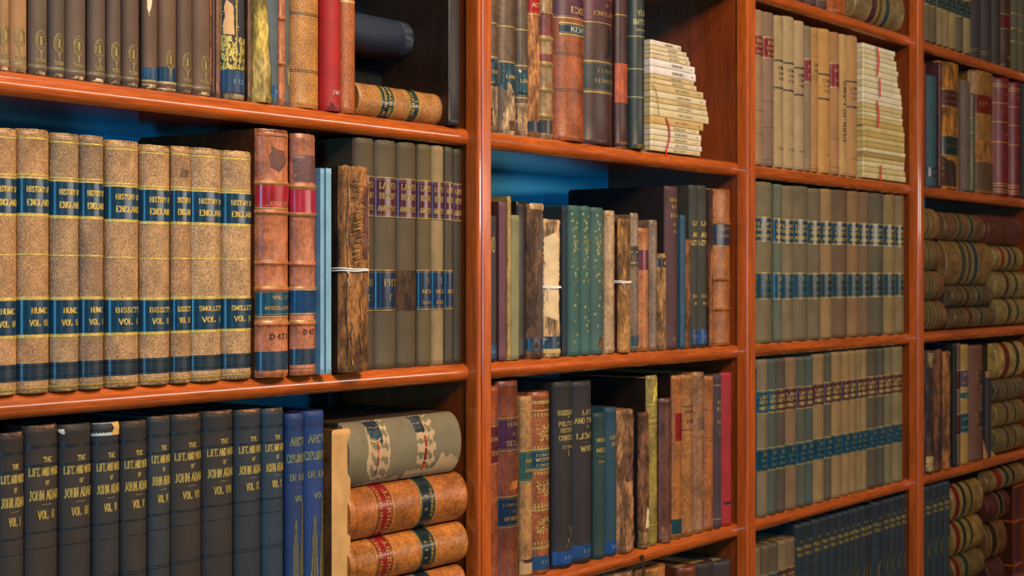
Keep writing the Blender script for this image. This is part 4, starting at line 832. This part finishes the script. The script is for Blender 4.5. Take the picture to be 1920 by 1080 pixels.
bk(1, 1830, 1871.5, 128, s5(kind='leather', col='#8a5c24', b=.28, rag=.0002, gold='#c08c40', bands=[(.65, .80, '#6e1a12', 'label'), (.26, .43, '#9a6224', 'worn'), (.02, .25, '#5a3c1c', 'calf')], rules=(.64, .42, .26)), 'worn brown calf book with red upper panel in fourth bay')
RD = s5(kind='leather', col='#6b1018', b=.28, gold='#d8a050', rules=(.94, .92, .78, .62, .45, .10, .08, .05, .03), txt=[('*', .86, 5, .4), ('*', .52, 5, .4)])
bk(1, 1873.5, 1898.5, 147, pick(RD), 'wine-red book with gold bands, left one of two at right edge', group='wine-red pair')
bk(1, 1899.5, 1917, 155, pick(RD), 'wine-red book with gold bands, right one of two at right edge', group='wine-red pair')
bk(1, 1918, 1930, 158, s5(kind='cloth', col='#1a1210', b=.2), 'black book at the right edge next to the wine-red pair')
# stacks of rounded law books on shelf D of the fourth bay
def layp(row, x0, x1, yt, yb, p, label, st=None, **k):
    xm = (x0+x1)/2; zt, zb = zz(row, xm, yt), zz(row, xm, yb)
    return lay(row, x0, x1, zb, zt-zb-.0006, p, label, st=st, **k)
def stackp(row, items, z=.0004, **k):
    for x0, x1, t, p, lb in items:
        lay(row, x0, x1, z, t, p, lb, **k); z += t+.0004
g1 = 'lying law books on the fourth bay middle shelf'
T_ = pick(LW, col='#6e4a2c'); Ts = pick(LW, col='#5f4a2c')
stackp(2, [(1722, 1771, .066, pick(T_, labs=lw('#284a30', '#284a30')), 'rounded tan law book, lowest of the leftmost column behind the upright'),
           (1722, 1766, .066, pick(T_, col='#74492c', labs=lw('#20402c', '#284a30')), 'rounded tan law book, second from bottom of leftmost column'),
           (1722, 1761, .068, pick(T_, labs=lw('#284a30', '#1f3c34')), 'rounded tan law book with green band, second from top of leftmost column'),
           (1722, 1757.5, .070, pick(LW, col='#8a6034', labs=lw('#1f3a38', '#1f3438')), 'gold-flecked rounded book, top of the leftmost column')], group=g1, d=.17)
stackp(2, [(1786, 1864, .049, pick(Ts, labs=lw('#5a1a1e', '#20382c')), 'dark tan law book with red band, lowest of the middle column'),
           (1781, 1859, .050, pick(Ts, col='#5c4830', labs=lw('#3a2a22', '#1e3830')), 'dim tan law book, second from bottom of middle column'),
           (1770, 1856, .102, pick(LW, col='#7d5c30', b=.3, labs=lw('#43402c', '#1c3a4c', '#4a3c28')), 'very thick tan law book with blue band in the middle column'),
           (1768, 1845, .064, pick(LW, col='#6c4a30', labs=lw('#4a4030', '#1e3a34')), 'tan law book with dark green band, top of middle column')], group=g1, d=.17)
stackp(2, [(1867, 1926, .066, pick(LW, labs=lw('#3a2428', '#1f3034')), 'buff law book with purple and green bands, lowest of right column'),
           (1861, 1924, .067, pick(LW, labs=lw('#3e2024', '#1c322c')), 'buff law book with purple and green bands, second from bottom right'),
           (1861, 1915, .062, pick(LW, col='#8a7036', labs=[(.66, .8, '#8a2c18', []), (.45, .56, '#1a3040', []), (.25, .36, '#1e302c', [])]), 'buff law book with orange-red, blue and green bands'),
           (1849, 1914, .074, pick(LW, kind='leather', col='#5a2c1c', rules=(.2, .35, .5, .65, .8), gold='#6a3c28'), 'plain red-brown ribbed book, top of right column')], group=g1, d=.17)
# shelf E of the fourth bay
W5 = s5(kind='worn', rag=.001, b=.26, set=.0)
bk(3, 1722, 1735.5, 657, pick(W5, col='#4c3a34', patches=[([(.2, 0), (.9, .1), (.8, .9), (.4, .95)], '#9a6230', 'worn')]), 'ragged dark book leftmost on fourth bay lower shelf')
bk(3, 1736, 1750.5, 657, pick(W5, col='#453026', patches=[([(-.8, .02), (.6, .02), (.6, .14), (-.8, .14)], '#a58a58', 'worn'), ([(-.6, .86), (.6, .86), (.6, .98), (-.6, .98)], '#7d6a44', 'worn')]), 'ragged dark book with pale exposed foot, second of torn four')
bk(3, 1751, 1767, 655, pick(W5, col='#6c3c20', patches=[([(-.2, .1), (.5, .1), (.5, .85), (0, .8)], '#3a2c30', 'worn')]), 'ragged reddish book, third of torn four in fourth bay')
bk(3, 1767.5, 1781, 659, pick(W5, col='#8a5526', rag=.0014), 'ragged orange-brown book, last of torn four in fourth bay')
bk(3, 1787.5, 1794, 646, s5(kind='cloth', col='#120d0c', b=.15, patches=[([(.5, .02), (1, .02), (1, .98), (.5, .98)], '#b5b0a4', 'paper')]), 'thin black book with white edge stripe')
bk(3, 1794.5, 1801.5, 644, s5(kind='cloth', col='#5c4430', b=.2, gold='#c0a878', bands=[(.62, .78, '#4e1420', 'label'), (.25, .42, '#561820', 'label')], rules=(.78, .62, .42, .25)), 'narrow brown volume with two dark red labels')
bk(3, 1802, 1820.5, 646, s5(kind='cloth', col='#94702f', b=.28, gold='#d0bd8a', labs=[(.64, .79, '#574050', [('U.S.', .75, 8, .5), (SCR[:5], .68, 5, .6)]), (.545, .605, '#1c4a50', [('14', .575, 7, .4)]), (.26, .43, '#1c4a54', [(SCR[:5], .38, 6, .6), (SCR[:5], .31, 6, .6)])]), 'mustard tan volume with violet, teal and blue labels')
bk(3, 1821, 1849, 647, s5(kind='cloth', col='#5e3826', b=.24, gold='#d2b878', labs=[(.64, .80, '#2c1a1a', [(SCR[:3], .765, 6, .6), (SCR[:3], .71, 7, .6), ('I', .66, 6, .2)], True, 'label', .0, .97), (.28, .44, '#1c2624', [(SCR[:3], .40, 6, .6), (SCR[:3], .35, 6, .6)], True, 'label', .0, .97)]), 'wide brick-brown volume with small black labels')
bk(3, 1850.5, 1859.5, 696, s5(kind='cloth', col='#241c20', b=.2, patches=[([(-1, .93), (1, .93), (1, 1), (-1, 1)], '#9a6c40', 'worn')]), 'slim black book with frayed tan head, left of lying buff books')
g2 = 'lying law books on the fourth bay lower shelf'
stackp(3, [(1866, 1919, .064, pick(LW, col='#6e5c38', labs=lw('#33262a', '#20282c')), 'dim buff law book, lowest in right stack of lower shelf'),
           (1864, 1919, .062, pick(LW, col='#7a6236', labs=lw('#4a2420', '#20302c')), 'buff law book with brown and green bands, second from bottom'),
           (1863, 1919, .056, pick(LW, col='#5c4c34', labs=lw('#40342c', '#3a3428')), 'dull brown law book, third from bottom in lower shelf stack'),
           (1864, 1920, .088, pick(LW, col='#a5894a', labs=[(.56, .74, '#6e1f18', []), (.24, .37, '#23292a', [])]), 'fat cream law book with red and black bands topping the stack')], group=g2, d=.17)
mb = MB(); P = [(1853, 873), (1860, 822), (1868, 846), (1877, 872), (1866, 868)]; Q = [ray(x, y, -.006) for x, y in P]; o0 = (Q[0][0], TOP[3])
pts = [(x-o0[0], 0 if i not in (1,) else .010, max(z_-o0[1], .0006)) for i, (x, z_) in enumerate(Q)]
pts = [(x, y+.012, z_) for x, y, z_ in pts]; pk = [(x, y+.0004, z_) for x, y, z_ in pts]
mb.poly(pts, mat('paper', '#a8713c')); mb.poly(pk[::-1], mat('paper', '#a8713c'))
for i in range(5): k = (i+1) % 5; mb.poly([pts[i], pk[i], pk[k], pts[k]], mat('paper', '#a8713c'))
o = mb.build('leather_scrap'); o.location = (o0[0], -.006, TOP[3]); tag(o, 'torn tan leather scrap leaning on the front edge of lower shelf', 'scrap')
# shelf F of the fourth bay
for i, (a, b_) in enumerate([(1722, 1735.4), (1735.8, 1746.8), (1749, 1759.6), (1760, 1769.5), (1771, 1781)]):
    x = (a+b_)/2; bk(4, a, b_, 916-(x-1722)*.25, pick(GB, col=['#18252c', '#162028'][i % 2]), 'dark green-black proceedings volume, %s in fourth bay' % place(i, 5), group='dark green gilt set in the fourth bay')
g3 = 'lying books at the bottom of the fourth bay'
RB = lambda: [(.78, .93, '#6a1614', []), (.58, .70, '#1c2018', []), (.36, .46, '#2a2c1c', [])]
stackp(4, [(1785, 1842, .044, pick(LW, col='#7a5a30', set=-.002, labs=RB()), 'tan book with red and green bands, near the bottom edge of photo')], z=.0004, group=g3, d=.17)
stackp(4, [(1784, 1842, .066, pick(LW, col='#6e5428', set=-.002, labs=[(.80, .97, '#6c1a16', []), (.52, .68, '#23332c', [])]), 'tan book with red label, third from top of left stack'),
           (1783, 1840, .080, pick(LW, col='#8a6a34', set=-.002, labs=RB()), 'yellow-tan book with crimson and black bands, second in left stack'),
           (1782, 1840, .084, pick(LW, col='#8a6a34', set=-.002, labs=RB()), 'yellow-tan book with crimson and black bands, topping left stack')], z=.0450, group=g3, d=.17)
z = .0004
for i, (x0, x1, t, p, lb) in enumerate([(1848, 1880, .070, pick(LW, col='#4a2418'), 'dark red-brown rounded book low in right stack at bottom'), (1847, 1884, .088, pick(LW, col='#6a421e', labs=[(.5, .8, '#2c1610', [])]), 'tan-edged dark rounded book in right stack'),
         (1847, 1890, .071, pick(LW, col='#4c1c14', labs=[(.3, .5, '#15100e', [])]), 'dark maroon rounded book under the banded one at bottom right'), (1846, 1919, .054, pick(LW, col='#7a5c32', labs=[(.62, .78, '#7a2416', []), (.44, .55, '#242e30', []), (.28, .38, '#1c2428', [])]), 'tan book with red and blue-black bands topping right stack')]):
    lay(4, x0, x1, z, t, p, lb, group=g3, d=.15, st=.0); z += t+.0004
# dark wooden boxes at the right end of the lowest row
z = .0
for i in range(3):
    t = (.032, .110, .088)[i]; r0 = empty('wooden_box', (3.888, .06, TOP[4]+z+.0003)); a0 = .030
    mb = MB(); mb.box(-a0, a0, -.04, .10, 0, t-.006, mat('wood', '#4a2210')); mb.box(-a0+.004, a0-.004, -.0405, -.04, .008, t-.014, mat('wood', '#3a1a0c')); mb.build('box_body', r0)
    mb = MB(); mb.box(-a0-.004, a0, -.046, .10, t-.0058, t-.0005, mat('wood', '#a84a1a')); mb.build('lid', r0)
    tag(r0, 'dark wooden box with orange-brown lid edge, %s of three beside the bottom right stack' % ('lowest', 'middle one', 'topmost')[i], 'box', 'wooden boxes at the bottom right'); z += t+.0003
